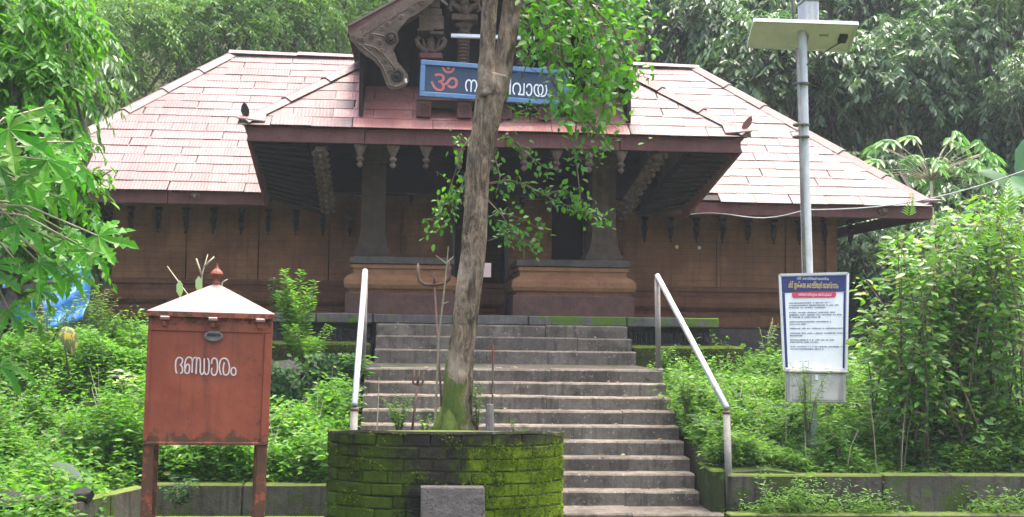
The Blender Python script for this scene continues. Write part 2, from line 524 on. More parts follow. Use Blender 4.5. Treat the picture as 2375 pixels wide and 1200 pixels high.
def box_mat():
    """brush-painted red over rust: blistered at the foot and seams, streaked from the lid"""
    k = Nodes('rusting_red_paint')
    sep = k.n('ShaderNodeSeparateXYZ')
    k.l(k.pos, sep.inputs[0])
    z = sep.outputs[2]
    a, b, c = k.noise(2.6, 6, .65), k.noise(13, 6, .75), k.noise(48, 4, .7)
    st = k.noise(1.0, 5, .7, vec=k.scaled((16, 16, 1.1)))
    col = k.mix(k.step(a, .33, .67), (0.168, 0.03248, 0.01456), (0.224, 0.05264, 0.0224))
    col = k.mix(k.math('MULTIPLY', k.step(k.noise(1.6, 5, .6), .50, .72), .7), col, (0.1176, 0.02688, 0.02128))
    col = k.mix(k.math('MULTIPLY', k.step(st, .50, .68), .55), col, (0.0952, 0.0224, 0.01344))
    col = k.mix(k.math('MULTIPLY', k.step(c, .60, .72), .5), col, (0.2576, 0.084, 0.0504))
    edge = k.math('ADD', k.step(z, 1.42, 1.22), k.math('MULTIPLY', k.step(z, 1.98, 2.10), .7))
    rust = k.step(k.math('ADD', k.math('MULTIPLY', edge, .20), b), .60, .70)
    col = k.mix(rust, col, k.mix(c, (.040, .018, .010), (.095, .042, .020)))
    nb = k.bump(b, .35, .006)
    k.pbr(col, k.math('MULTIPLY_ADD', rust, .3, .52), .35, 0, k.bump(k.noise(4, 3), .25, .03, nb))
    return k.m


MAT['boxpaint'] = box_mat()


def wall_mat():
    """laterite courses: fine level banding"""
    k = Nodes('coursed_laterite_wall')
    sep = k.n('ShaderNodeSeparateXYZ')
    k.l(k.pos, sep.inputs[0])
    z = k.math('ADD', sep.outputs[2], k.math('MULTIPLY', k.noise(2.0, 3), .012))
    band = k.math('FRACT', k.math('MULTIPLY', z, 8.6))
    joint = k.math('SUBTRACT', 1.0, k.step(k.math('ABSOLUTE', k.math('SUBTRACT', band, .5)), .38, .5))
    a = k.noise(1.7, 6, .65)
    col = k.mix(k.step(a, .35, .65), (0.1473, 0.0624, 0.0288), (0.2246, 0.0996, 0.04493))
    col = k.mix(k.math('MULTIPLY', k.step(k.noise(24, 4, .7), .5, .7), .4), col, (0.0624, 0.0324, 0.01958))
    col = k.mix(k.math('MULTIPLY', k.step(k.noise(1, 4, .6, vec=k.scaled((12, 12, .9))), .5, .72), .45), col, (0.05616, 0.0288, 0.01843))
    col = k.mix(k.math('MULTIPLY', k.math('SUBTRACT', 1.0, joint), .22), col, (0.05616, 0.0264, 0.01613))
    nb = k.bump(joint, .4, .010)
    k.pbr(col, .9, .2, 0, k.bump(k.noise(60, 4, .7), .4, .01, nb))
    return k.m


MAT['wall'] = wall_mat()


def brick_mat():
    """planter brick: black algae with olive to bright moss creeping over it"""
    k = Nodes('algae_and_moss_brick')
    sep = k.n('ShaderNodeSeparateXYZ')
    k.l(k.pos, sep.inputs[0])
    x, z = sep.outputs[0], sep.outputs[2]
    n1 = k.noise(2.6, 7, .72)
    n2 = k.noise(19, 5, .78)
    n3 = k.noise(7.5, 6, .75)
    col = k.mix(k.step(n1, .35, .65), (.014, .012, .010), (.032, .028, .022))
    col = k.mix(k.math('MULTIPLY', k.step(n2, .5, .7), .6), col, (.045, .042, .034))
    dry = k.math('ADD', k.step(x, .80, 1.2), k.math('MULTIPLY', k.math('SUBTRACT', n3, .55), 1.6), clamp=True)
    col = k.mix(k.math('MULTIPLY', dry, .8), col, k.mix(n2, (.060, .052, .024), (.125, .100, .055)))
    drip = k.noise(1.0, 5, .7, vec=k.scaled((14, 14, 1.6)))
    right = k.math('MULTIPLY', k.step(x, .12, .62), k.step(z, 1.34, .95))
    left = k.math('MULTIPLY', k.step(x, .22, -.40), .84)
    foot = k.math('MULTIPLY', k.step(z, .95, .45), .45)
    m = k.math('ADD', k.math('MAXIMUM', right, left), foot)
    m = k.math('ADD', m, k.math('MULTIPLY', k.math('SUBTRACT', n1, .5), 2.4))
    m = k.math('ADD', m, k.math('MULTIPLY', k.math('SUBTRACT', drip, .5), 1.3))
    m = k.math('ADD', m, k.math('MULTIPLY', k.math('SUBTRACT', n2, .5), 1.1))
    olive = k.mix(n2, (.020, .034, .004), (.058, .085, .008))
    bright = k.mix(k.step(n3, .3, .7), (.075, .125, .006), (.19, .26, .015))
    bright = k.mix(k.step(x, .30, -.1), bright, (.050, .082, .008))
    col = k.mix(k.math('MULTIPLY', k.step(m, .22, .72), .85), col, olive)
    col = k.mix(k.math('MULTIPLY', k.step(m, .55, 1.15), .92), col, bright)
    nb = k.bump(n2, .9, .015)
    nb = k.bump(k.step(m, .3, 1.0), .5, .012, nb)
    k.pbr(col, .95, .1, 0, k.bump(k.noise(90, 3, .7), .7, .008, nb))
    return k.m


MAT['brick'] = brick_mat()


def bark_mat():
    k = Nodes('fissured_bark')
    sep = k.n('ShaderNodeSeparateXYZ')
    k.l(k.pos, sep.inputs[0])
    f = k.noise(1.0, 7, .75, vec=k.scaled((20, 20, 5)), dist=1.4)
    g = k.noise(2.6, 5, .6)
    col = k.mix(k.step(f, .38, .66), (0.0504, 0.03696, 0.02688), (0.2772, 0.2016, 0.1344))
    col = k.mix(k.math('MULTIPLY', k.step(g, .5, .66), .55), col, (0.3864, 0.3024, 0.2268))
    fl = k.noise(11, 6, .8, dist=.5)
    col = k.mix(k.math('MULTIPLY', k.step(fl, .54, .66), .65), col, (0.084, 0.0672, 0.0504))
    top_dark = k.step(z := sep.outputs[2], 3.9, 4.9)  # bark gets darker towards the fork and limbs
    col = k.mix(k.math('MULTIPLY', top_dark, .2), col, (.06, .045, .035))
    low = k.math('MULTIPLY', k.step(z, 2.3, 1.25), 1.0)
    side = k.step(sep.outputs[0], .48, .22)
    m = k.math('ADD', k.math('MULTIPLY', low, k.math('MULTIPLY_ADD', side, .7, .45)), k.math('MULTIPLY', k.math('SUBTRACT', k.noise(6, 5, .7), .55), 2.2))
    patch = k.math('MULTIPLY', k.math('MULTIPLY', k.step(z, 2.15, 2.35), k.step(z, 2.75, 2.45)), side)
    m = k.math('MAXIMUM', m, k.math('ADD', k.math('MULTIPLY', patch, .5), k.math('MULTIPLY', k.math('SUBTRACT', k.noise(9, 4), .5), 2.0)))
    col = k.mix(k.math('MULTIPLY', k.step(m, .35, .8), .85), col, k.mix(k.noise(40, 3), (.035, .065, .008), (.085, .15, .014)))
    nb = k.bump(f, 1.0, .035)
    k.pbr(col, .92, .15, 0, k.bump(k.noise(70, 4), .4, .01, nb))
    return k.m


MAT['bark'] = bark_mat()
G = MAT
G['leaf_tree'] = leaf_mat('leaf_bright_green', [(.035, .125, .010), (.055, .17, .014), (.08, .21, .018), (.05, .145, .012)], .5, rough=.45)
G['leaf_papaya'] = leaf_mat('leaf_lobed_green', [(.035, .15, .008), (.05, .19, .01), (.075, .23, .014), (.03, .11, .01), (.10, .20, .02)], .55, rough=.4, tcol=(1.5, 1.8, .6))
G['leaf_left'] = leaf_mat('leaf_left_crown', [(.035, .13, .010), (.055, .17, .014), (.08, .22, .02), (.035, .11, .012)], .5)
G['leaf_bamboo'] = leaf_mat('leaf_fine_forest', [(.055, .14, .028), (.085, .19, .04), (.135, .24, .055), (.04, .095, .025), (.11, .20, .06)], .45)
G['leaf_dark'] = leaf_mat('leaf_dark_forest', [(.035, .075, .030), (.058, .115, .048), (.09, .165, .068), (.135, .21, .10), (.042, .088, .036)], .42, tcol=(1.2, 1.35, .8), rough=.35, spec=.55)
G['leaf_pale'] = leaf_mat('leaf_pale_forest', [(.085, .16, .06), (.115, .19, .085), (.065, .135, .05), (.15, .21, .11)], .4, tcol=(1.2, 1.3, .7), rough=.35, spec=.6)
G['leaf_cover'] = leaf_mat('leaf_ground_cover', [(.04, .13, .010), (.06, .18, .014), (.09, .23, .02), (.13, .24, .03), (.045, .12, .014)], .5)
G['leaf_feather'] = leaf_mat('leaf_feathery', [(.055, .145, .02), (.08, .185, .028), (.115, .23, .045), (.15, .23, .05), (.05, .12, .025)], .5)
G['leaf_shrub'] = leaf_mat('leaf_shrub', [(0.0448, 0.1344, 0.01792), (0.0672, 0.1904, 0.0224), (0.1008, 0.2464, 0.03136), (0.1568, 0.3024, 0.04032), (0.056, 0.112, 0.03584), (0.224, 0.2688, 0.0448)], .45, rough=.38, spec=.5)
G['leaf_young'] = leaf_mat('leaf_young_yellow', [(.14, .28, .025), (.19, .33, .035), (.11, .25, .02)], .55, rough=.4)
G['leaf_sapling'] = leaf_mat('leaf_sapling', [(.045, .15, .025), (.07, .19, .03), (.1, .23, .04)], .5, rough=.4)
G['leaf_vine'] = leaf_mat('leaf_bank_vine', [(.014, .045, .010), (.024, .07, .014), (.05, .12, .024), (.017, .05, .015)], .35, rough=.6, spec=.2)
G['leaf_palegreen'] = leaf_mat('leaf_whitish', [(.3, .38, .24), (.36, .42, .3), (.26, .36, .2)], .45)
G['leaf_banana'] = leaf_mat('leaf_banana', [(.05, .13, .05), (.07, .16, .07), (.06, .14, .05)], .4, rough=.35, spec=.5)
# ------------------------------------------------------------------ ground and terraces
def ground_z(x, y):
    if y < 13.62: return -0.2
    if -0.78 < x < 3.38 and y < 18.9: return -0.2
    if y < 18.6:
        t = (y - 13.62) / 4.98
        if x > 3: return .36 + .95 * t + .10 * math.sin(x * 1.7 + y)
        base = .24 + .35 * min(t / .5, 1.0)
        return base + (.85 * (t - .5) / .08 if t > .5 else 0) * (1 if t < .58 else .08 / max(t - .5, .08)) + .05 * math.sin(x * 2.3 + y)
    if y < 30.5: return 1.42
    return 1.42 + 27 * math.tanh((y - 30.5) * .62 / 27) + 1.2 * math.sin(x * .21 + 1) * min(1, (y - 30.5) / 10)


gx = sorted(set([-90, -60, -40, -30] + [round(v, 2) for v in np.arange(-22, 24.1, 1.0)] + [-.79, -.77, 3.37, 3.39, 3.4] + [30, 40, 60, 90]))
gy = sorted(set([-40, -20, -8, 0, 6, 10, 12] + [13.60, 13.63] + [round(v, 2) for v in np.arange(14, 18.6, .5)] + [16.1, 16.3, 16.5, 18.59, 18.61, 18.89, 18.91] + list(range(19, 34, 2)) + list(range(34, 92, 4))))
m = MB()
m.add([(x, y, ground_z(x, y)) for y in gy for x in gx],
      [(j * len(gx) + i, j * len(gx) + i + 1, (j + 1) * len(gx) + i + 1, (j + 1) * len(gx) + i) for j in range(len(gy) - 1) for i in range(len(gx) - 1)])
m.build('ground', G['floor'], kind='structure')

# ------------------------------------------------------------------ staircase
SX0, SX1 = -0.70, 3.30
stairs = thing('staircase', (1.3, 15.5, -0.2), 'broad flight of worn granite steps climbing to the temple entrance', 'stairs')


def step_part(name, x0, x1, y0, y1, z0, z1, cuts, mat=None):
    m = MB()
    xs = [x0] + list(cuts) + [x1]
    for a, b in zip(xs[:-1], xs[1:]):
        bm = bmesh.new()
        n = max(2, int((b - a) / .16))
        bmesh.ops.create_grid(bm, x_segments=1, y_segments=1, size=.5)
        bm.free()
        dz, dy = random.uniform(-.006, .006), random.uniform(-.008, .008)
        rows = []
        for i in range(n + 1):                    # a worn, slightly wavy nosing
            x = a + .003 + (b - a - .006) * i / n
            w1, w2 = random.uniform(-.006, .004), random.uniform(-.007, .005)
            rows.append([(x, y0 + dy + w1, z0), (x, y0 + dy + w1, z1 + dz - .02), (x, y0 + dy + .016 + w1, z1 + dz + w2), (x, y1, z1 + dz), (x, y1, z0)])
        base = len(m.v)
        vs = [p for r in rows for p in r]
        fs = []
        for i in range(n):
            for k in range(5):
                p, q = i * 5 + k, i * 5 + (k + 1) % 5
                fs.append((p, q, q + 5, p + 5))
        fs += [(0, 1, 2, 3, 4), tuple(n * 5 + k for k in (4, 3, 2, 1, 0))]
        m.add(vs, fs)
    return m.build(name, mat or G['step'], stairs)


RISE, TREAD = .1644, .28
for k in range(1, 10):
    y, z = 13.7 + TREAD * k, RISE * k
    cuts = sorted(random.uniform(SX0 + .5, SX1 - .5) for _ in range(random.choice((1, 1, 2))))
    step_part('step', SX0 + random.uniform(-.012, .012), SX1 + random.uniform(-.012, .012), y, y + (.40 if k < 9 else .3), z - RISE - .03, z, cuts)
step_part('landing', SX0 - .02, SX1 + .02, 13.7 + TREAD * 9 + .301, 18.56, 1.36, RISE * 9 - .004, [.6, 1.9], G['landing'])
for k, (y, z) in enumerate(((18.3, 1.685), (18.57, 1.88), (18.84, 2.065))):
    step_part('step', SX0 + .04, SX1 - .03 + .02 * (2 - k), y, y + .34, z - .23, z, [random.uniform(0, 2.6)])
step_part('bottom_slab', SX0 - .25, SX1 + .14, 13.40, 14.3, -.35, .0, [.9, 2.4])
m = MB()                                            # masonry below the treads
m.prism([(SX0 + .06, 13.85, -.3), (SX0 + .06, 16.6, 1.30), (SX0 + .06, 18.6, 1.33), (SX0 + .06, 19.1, 1.8), (SX0 + .06, 19.1, -.3)], (SX1 - SX0 - .12, 0, 0))
m.build('core', G['concrete'], stairs)
# mossy cheek blocks beside the bottom steps, and ledges beside the upper flight
m = MB().box(3.335, 3.50, 13.58, 14.3, -.3, .47, .02, .01)
m.build('cheek_block', G['mossledge'], stairs)
for x0, x1 in ((-2.9, -.73), (3.32, 5.1)):
    o = MB().box(x0, x1, 18.60, 19.6, 1.2, 1.76, .03, .012).build('mossy_ledge', G['mossledge'])
    tag(o, 'moss covered stone ledge left of the upper steps' if x0 < 0 else 'moss covered stone ledge right of the upper steps', 'ledge', 'mossy ledges beside the upper steps')

# kerb along the foot of the right wall
o = MB().box(3.46, 12.0, 13.22, 13.48, -.3, .02, .015, .006).build('kerb', G['concrete'], kind='structure')
o = MB().box(-9.0, -.98, 13.30, 13.48, -.3, -.04, .015, .006).build('kerb', G['concrete'], kind='structure')

# ------------------------------------------------------------------ handrails
for side in (0, 1):
    if side == 0: low, up, fl, fu = (-.70, 13.62, 1.17), (-.735, 16.3, 2.77), (-.73, 13.62, 0.0), (-.74, 16.3, 1.46)
    else: low, up, fl, fu = (3.51, 13.6, 1.17), (3.235, 16.3, 2.77), (3.55, 13.6, 0.0), (3.262, 16.3, 1.46)
    t = thing('handrail', fl, ('steel pipe handrail running up the left edge of the steps' if side == 0 else 'steel pipe handrail running up the right edge of the steps'), 'handrail', 'pipe handrails beside the steps')
    lo, hi = np.array(low), np.array(up)
    MB().tube([lo - (hi - lo) * .004, lo + (hi - lo) * .5 + np.array([0, 0, .006]), hi], .037, 12).build('rail', G['rail'], t, True)
    MB().tube([fl, np.array(low) - (0, 0, .055)], .041, 10).build('post', G['post'], t, True)
    MB().tube([fu, np.array(up) - (0, 0, .035)], .038, 10).build('post', G['post'], t, True)
    MB().lathe((low[0], low[1], low[2] - .075), [(.044, 0), (.050, .012), (.050, .026), (.044, .038)], 10).build('weld_collar', G['rust'], t, True)
    MB().lathe((fu[0], fu[1], fu[2]), [(.08, 0.022), (.08, .035), (.05, .045)], 10).build('base_flange', G['post'], t)

# ------------------------------------------------------------------ temple
T = thing('temple', (1.15, 20.5, 1.4), 'old timber and laterite temple with red sheet roofs and gabled porch', 'temple')
WX0, WX1, WY0, WY1 = -5.36, 7.54, 21.5, 27.5
# plinth slabs over a dark carved frieze
for a, b in ((-2.35, -1.62), (-1.60, -.74), (-.715, .62), (.635, 1.72), (1.735, 3.3), (3.32, 4.80)):
    dz = random.uniform(-.012, .008)
    MB().box(a, b, 19.10 + random.uniform(-.015, .015), 21.4, 2.065, 2.215 + dz, .014, .006).build('plinth_slab', G['plinth'], T)
MB().box(-2.25, 4.7, 19.32, 21.45, 1.7, 2.06).build('plinth_frieze', G['frieze'], T)
for i in range(16):
    for X in (-2.2 + i * .092, 3.36 + i * .083):
        MB().box(X, X + .06, 19.285, 19.33, 1.80 + .02 * (i % 2), 1.97, .012).build('frieze_block', G['frieze'], T)
# wing walls
m = MB().ring(WX0, WX1, WY0, WY1, [(.10, 1.3), (.10, 2.04), (.02, 2.05), (.02, 2.06)])
m.build('wing_plinth', G['slate'], T)
m = MB().ring(WX0, WX1, WY0, WY1, [(.11, 2.06), (.13, 2.10), (.13, 2.26), (.04, 2.28), (.03, 2.34), (.03, 2.37), (.10, 2.38), (.14, 2.43), (.15, 2.50), (.13, 2.58), (.07, 2.62),
                                   (.025, 2.63), (.025, 2.70), (.07, 2.71), (.07, 2.78), (.01, 2.79), (.01, 2.80)])
m.build('base_moulding', G['laterite'], T)
panels = [(-5.36, -4.1), (-4.09, -2.85), (-2.84, -1.62), (-1.61, -.35), (-.34, .585), (1.545, 2.35), (2.94, 3.62), (3.63, 5.42), (5.43, 6.62), (6.63, 7.54)]
for a, b in panels:
    dy = random.uniform(0, .008)
    MB().box(a + .006, b - .006, WY0 + dy, WY0 + .3, 2.80, 4.62).build('wall_panel', G['wall'], T)
MB().box(.585, 1.545, WY0 + .02, WY0 + .28, 4.05, 4.62).build('door_lintel', G['darkwood'], T)
MB().box(2.35, 2.94, WY0 + .25, WY0 + .3, 2.8, 4.62).build('niche_back', G['darkwood'], T)
MB().box(WX0 + .001, WX0 + .3, WY0 + .31, WY1 - .31, 2.80, 4.62).build('side_wall', G['wall'], T)
MB().box(WX1 - .3, WX1 - .001, WY0 + .31, WY1 - .31, 2.80, 4.62).build('side_wall', G['wall'], T)
m = MB()                                           # rear wall with the bright opening seen through the doorway
p0, p1 = at(1108, 643, 27.2), at(1141, 609, 27.2)
for a, b, c, d in ((WX0, p0[0], 2.8, 4.62), (p1[0], WX1, 2.8, 4.62), (p0[0], p1[0], 2.8, p0[2]), (p0[0], p1[0], p1[2], 4.62)):
    m.box(a, b, 27.2, 27.5, c, d)
m.build('rear_wall', G['wall'], T)
MB().box(-1.5, 4.0, 21.9, 27.1, 2.2, 2.23).build('hall_floor', G['slate'], T)
for X in (.55, 1.5):                                # door frame
    MB().box(X - .0, X + .06, 21.30, 21.49, 2.24, 4.05, .006).build('door_jamb', G['slate'], T)
MB().box(5.35, 5.42, 21.47, 21.50, 2.8, 4.6).build('pilaster', G['wall'], T)
pl = MB().box(7.36, 7.56, 21.40, 21.497, 2.8, 3.95, .01).build('corner_pilaster', G['wall'], T)
MB().ring(7.37, 7.55, 21.41, 21.49, [(.0, 3.955), (.05, 4.0), (.02, 4.04), (.08, 4.1), (.08, 4.18)]).build('capital', G['wall'], pl)


def bracket(X, y, z, s=1.0):
    m = MB()
    pts = [(0, 0), (-.05, -.02), (-.07, -.09), (-.05, -.14), (-.09, -.17), (-.10, -.23), (-.06, -.28), (-.03, -.33), (0, -.36)]
    m.prism([(X - .035 * s, y + a * s, z + b * s) for a, b in pts], (.07 * s, 0, 0))
    m.box(X - .06 * s, X + .06 * s, y - .10 * s, y, z - .03 * s, z + .02 * s)
    m.box(X - .05 * s, X + .05 * s, y - .08 * s, y, z - .2 * s, z - .15 * s)
    m.lathe((X, y - .05 * s, z - .44 * s), [(.006, 0), (.025 * s, .03 * s), (.012 * s, .06 * s), (.03 * s, .1 * s)], 8)
    return m.build('eave_bracket', G['soffit'], T)


for i in range(9): bracket(4.02 + .475 * i, 21.49, 4.02)
for i in range(9): bracket(-5.05 + .475 * i, 21.49, 4.02)
# small flecks of paint on the right wall
for X, z, mm in ((at(1570, 573, 21.5)[0], at(1570, 573, 21.5)[2], 'yellow'), (at(1622, 575, 21.5)[0], at(1622, 575, 21.5)[2], 'dimwhite')):
    MB().lathe((X, 21.50, z), [(.035, 0), (.03, .006)], 7, 'y').build('paint_spot', G[mm], T)


# porch platforms
def platform(x0, x1):
    y0, y1 = 19.62, 21.25
    b = MB().ring(x0, x1, y0, y1, [(0, 2.215), (.0, 2.54), (-.02, 2.56)])
    b.build('platform_base', G['plum'], T)
    MB().ring(x0, x1, y0, y1, [(-.06, 2.563), (-.05, 2.60), (.0, 2.63), (.025, 2.69), (.02, 2.77), (-.03, 2.83), (-.09, 2.86), (-.115, 2.87), (-.115, 2.955), (-.085, 2.96), (-.085, 3.02), (-.12, 3.025)]).build('platform_moulding', G['orange'], T)
    MB().ring(x0, x1, y0, y1, [(-.10, 3.028), (-.055, 3.04), (-.055, 3.12), (-.12, 3.15)]).build('platform_slab', G['slate'], T)


platform(-1.20, .60)
platform(1.52, 3.52)
for X in (-.79, 3.06):
    MB().ring(X - .2, X + .2, 20.0, 20.4, [(.12, 3.15), (.12, 3.2), (.10, 3.24), (.06, 3.30), (.03, 3.42), (.0, 3.55), (-.005, 4.7), (.03, 4.72), (.03, 4.80), (.1, 4.9), (.1, 5.3)]).build('porch_pillar', G['pillar'], T)
for X in (-.79, 3.06):                              # inner pair against the wall
    MB().ring(X - .16, X + .16, 21.0, 21.3, [(.06, 3.15), (.06, 3.25), (.0, 3.4), (.0, 5.4)]).build('rear_pillar', G['pillar'], T)
MB().box(-1.3, 3.6, 20.05, 20.35, 5.301, 5.5).build('porch_beam', G['darkwood'], T)

# ---- roofs
EY, EZ, RY, RZ = 20.3, 4.25, 24.6, 7.46
EL, ER, RL, RR = -7.1, 8.9, -3.86, 5.63


def slab(name, polys, mat, parent, th=.05):
    m = MB()
    for p in polys:
        p = [np.array(q, float) for q in p]
        n = np.cross(p[1] - p[0], p[2] - p[0])
        n /= np.linalg.norm(n)
        if n[2] > 0: n = -n
        m.prism(p, n * th)
    return m.build(name, mat, parent)


mroof = slab('main_roof', [[(EL, EY, EZ), (ER, EY, EZ), (RR, RY, RZ), (RL, RY, RZ)]], G['soffit'], T)
slab('roof_side', [[(EL, EY, EZ + .02), (RL, RY, RZ + .02), (EL, 28.9, EZ + .02)], [(ER, EY, EZ + .02), (RR, RY, RZ + .02), (ER, 28.9, EZ + .02)],
                   [(EL, 28.9, EZ), (ER, 28.9, EZ), (RR, RY, RZ), (RL, RY, RZ)]], G['roof'], mroof)


def clip(poly, a, b):
    """keep the part of a 2D polygon left of the line a->b"""
    out = []
    d = lambda p: (b[0] - a[0]) * (p[1] - a[1]) - (b[1] - a[1]) * (p[0] - a[0])
    for i in range(len(poly)):
        p, q = poly[i], poly[(i + 1) % len(poly)]
        dp, dq = d(p), d(q)
        if dp >= 0: out.append(p)
        if dp * dq < 0:
            t = dp / (dp - dq)
            out.append((p[0] + (q[0] - p[0]) * t, p[1] + (q[1] - p[1]) * t))
    return out


def area(p): return .5 * sum(p[i][0] * p[(i + 1) % len(p)][1] - p[(i + 1) % len(p)][0] * p[i][1] for i in range(len(p)))


_sheet = {}


def sheet_mesh(w, h, mat):
    """one ribbed roofing sheet, its lower edge riding over the sheet below"""
    key = (round(w, 3), round(h, 3), mat.name)
    if key not in _sheet:
        m = MB()
        n = 22
        vs = []
        for i in range(n + 1):
            x = -w / 2 + w * i / n
            r = .0035 if i % 2 else 0
            vs += [(x, -h / 2, .022 + r), (x, h / 2, .011 + r * .6), (x, -h / 2, .014 + r)]
        m.add(vs, [f for i in range(n) for f in ((i * 3, i * 3 + 3, i * 3 + 4, i * 3 + 1), (i * 3 + 2, i * 3 + 5, i * 3 + 3, i * 3))])
        me = m.mesh('roof_sheet', mat)
        _sheet[key] = me
    return _sheet[key]


def sheets(parent, O, U, V, poly, w, h, matf, skip=None):
    O, U, V = np.array(O, float), np.array(U, float), np.array(V, float)
    N = np.cross(U, V)
    v0, v1 = min(p[1] for p in poly), max(p[1] for p in poly)
    u0, u1 = min(p[0] for p in poly), max(p[0] for p in poly)
    row, v = 0, v0 - .09
    off = root_loc(parent)
    while v < v1 - .05:
        u = u0 - (w * .5 if row % 2 else 0) - w * .3
        while u < u1:
            jx, jy = random.uniform(-.012, .012), random.uniform(-.012, .012)
            rect = [(u + .004 + jx, v + jy), (u + w - .002 + jx, v + jy), (u + w - .002 + jx, v + h + .06 + jy), (u + .004 + jx, v + h + .06 + jy)]
            p = rect
            for i in range(len(poly)):
                if i == 0: continue                  # eave edge: sheets overhang it
                p = clip(p, poly[i], poly[(i + 1) % len(poly)])
                if len(p) < 3: break
            if len(p) >= 3 and area(p) > .012:
                c = (u + w / 2, v + h / 2)
                C3 = O + U * c[0] + V * c[1]
                if not (skip and skip(C3)):
                    mat = matf(C3)
                    if area(p) > area(rect) * .985:
                        me = sheet_mesh(w - .006, h + .06, mat)
                        cc = O + U * (u + w / 2 + .001 + jx) + V * (v + h / 2 + .03 + jy) + N * random.uniform(0, .008)
                        a, b = random.uniform(-.006, .006), random.uniform(-.012, .012)
                        U2 = U + V * a + N * b
                        M = Matrix(((U2[0], V[0], N[0], cc[0]), (U2[1], V[1], N[1], cc[1]), (U2[2], V[2], N[2], cc[2]), (0, 0, 0, 1)))
                        inst('roof_sheet', me, parent, M)
                    else:
                        m = MB()
                        lift = lambda q: .022 - .011 * (q[1] - v) / (h + .06)
                        top = [O + U * q[0] + V * q[1] + N * lift(q) for q in p]
                        m.prism(top, N * -.010)
                        m.build('roof_sheet', mat, parent)
            u += w
        v += h
        row += 1


sl = math.hypot(RY - EY, RZ - EZ)
Vd = np.array([0, (RY - EY) / sl, (RZ - EZ) / sl])
# the porch roof
PY, PZ, PXL, PXR, PTOP = 18.7, 5.12, -2.76, 5.14, 2.3
PS = .78
HL, HR = (PXL + PTOP, PY + PTOP, PZ + PTOP * PS), (PXR - PTOP, PY + PTOP, PZ + PTOP * PS)


def under_porch(p):
    return PXL + .25 + (p[2] - EZ) * .2 < p[0] < PXR - .25 - (p[2] - EZ) * .2 and p[2] < 5.0 or (-.2 < p[0] < 2.6 and p[2] < 7.0)


sheets(mroof, (0, EY, EZ), (1, 0, 0), Vd, [(EL, 0), (ER, 0), (RR, sl), (RL, sl)], .62, .298, lambda p: G['roof'], under_porch)


def caps(parent, a, b, seg, wd=.15, mat=None, n_up=.03):
    a, b = np.array(a, float), np.array(b, float)
    L = np.linalg.norm(b - a)
    d = (b - a) / L
    k = max(1, round(L / seg))
    sd = np.cross(d, (0, 0, 1.0))
    sd /= np.linalg.norm(sd)
    up = np.cross(sd, d)
    for i in range(k):
        p, q = a + d * (L * i / k - .02), a + d * (L * (i + 1) / k + .04)
        wa, wb = wd * 1.08, wd * .97
        h0, h1 = .085, .06
        drop = .55
        vs = []
        for pt, ww, hh in ((p, wa, h0), (q, wb, h1)):
            vs += [pt - sd * ww + up * (hh - ww * drop), pt - sd * ww * .35 + up * hh, pt + sd * ww * .35 + up * hh, pt + sd * ww + up * (hh - ww * drop), pt + up * (hh - ww * drop - .03)]
        m = MB()
        m.add(vs, [(0, 1, 6, 5), (1, 2, 7, 6), (2, 3, 8, 7), (3, 4, 9, 8), (4, 0, 5, 9), (4, 3, 2, 1, 0), (5, 6, 7, 8, 9)])
        m.build('hip_cap', mat or G['roof'], parent)


caps(mroof, (EL + .05, EY + .05, EZ), (RL, RY, RZ), 1.05)
caps(mroof, (ER - .05, EY + .05, EZ), (RR, RY, RZ), 1.05)
caps(mroof, (RL - .05, RY, RZ), (RR + .05, RY, RZ), 1.3, .14)
# flared right tip
MB().prism([(ER - .5, EY + .1, EZ + .03), (ER + .12, EY - .12, EZ + .05), (ER - .1, EY + .35, EZ + .13)], (0, 0, .03)).build('eave_tip', G['roof'], mroof)
# fascia boards below the main eave
for a, b in ((EL + .02, -4.2), (-4.19, -2.52), (4.30, 6.6), (6.61, ER - .02)):
    MB().box(a, b, EY + .02, EY + .06, 4.00, 4.205, .006).build('fascia_board', G['fascia'], mroof)
for X in (EL + .02, ER - .06):
    MB().box(X, X + .04, EY + .065, 28.8, 4.00, 4.205).build('fascia_board', G['fascia'], mroof)
for p in (at(452, 458, 20.28), at(1606, 487, 20.28), at(2050, 492, 20.28)):
    MB().lathe((p[0], 20.32, p[2] + .02), [(.085, 0), (.085, .03), (.05, .05), (.03, .09)], 8, 'y').build('fascia_boss', G['carved'], mroof)
# rafters and flat boarded ceiling behind the fascia
for i in range(34):
    X = EL + .35 + i * .47
    MB().beam((X, EY + .08, 4.10), (X, 21.45, 4.10 + 1.07 * .7465), .06, .08).build('rafter', G['darkwood'], mroof)

proof = slab('porch_roof', [[(PXL, PY, PZ), (PXR, PY, PZ), HR, HL]], G['soffit'], T)
VL, VR = (HL[0], EY + (HL[2] - EZ) / .7465, HL[2]), (HR[0], EY + (HR[2] - EZ) / .7465, HR[2])
BL, BR = tuple(at(621, 446, 20.22)), tuple(at(1586, 473, 20.22))
for A, B, H, V in (((PXL, PY, PZ), BL, HL, VL), ((PXR, PY, PZ), BR, HR, VR)):
    slab('side_slope', [[A, B, H], [B, V, H]], G['roof'], proof)
ps = math.hypot(PTOP, PTOP * PS)
Vp = np.array([0, PTOP / ps, PTOP * PS / ps])
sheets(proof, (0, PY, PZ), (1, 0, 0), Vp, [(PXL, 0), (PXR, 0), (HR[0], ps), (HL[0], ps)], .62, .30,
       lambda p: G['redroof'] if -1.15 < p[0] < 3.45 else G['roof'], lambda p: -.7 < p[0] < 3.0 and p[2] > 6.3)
caps(proof, (PXL + .02, PY + .02, PZ), HL, 1.0, .14)
caps(proof, (PXR - .02, PY + .02, PZ), HR, 1.0, .14)
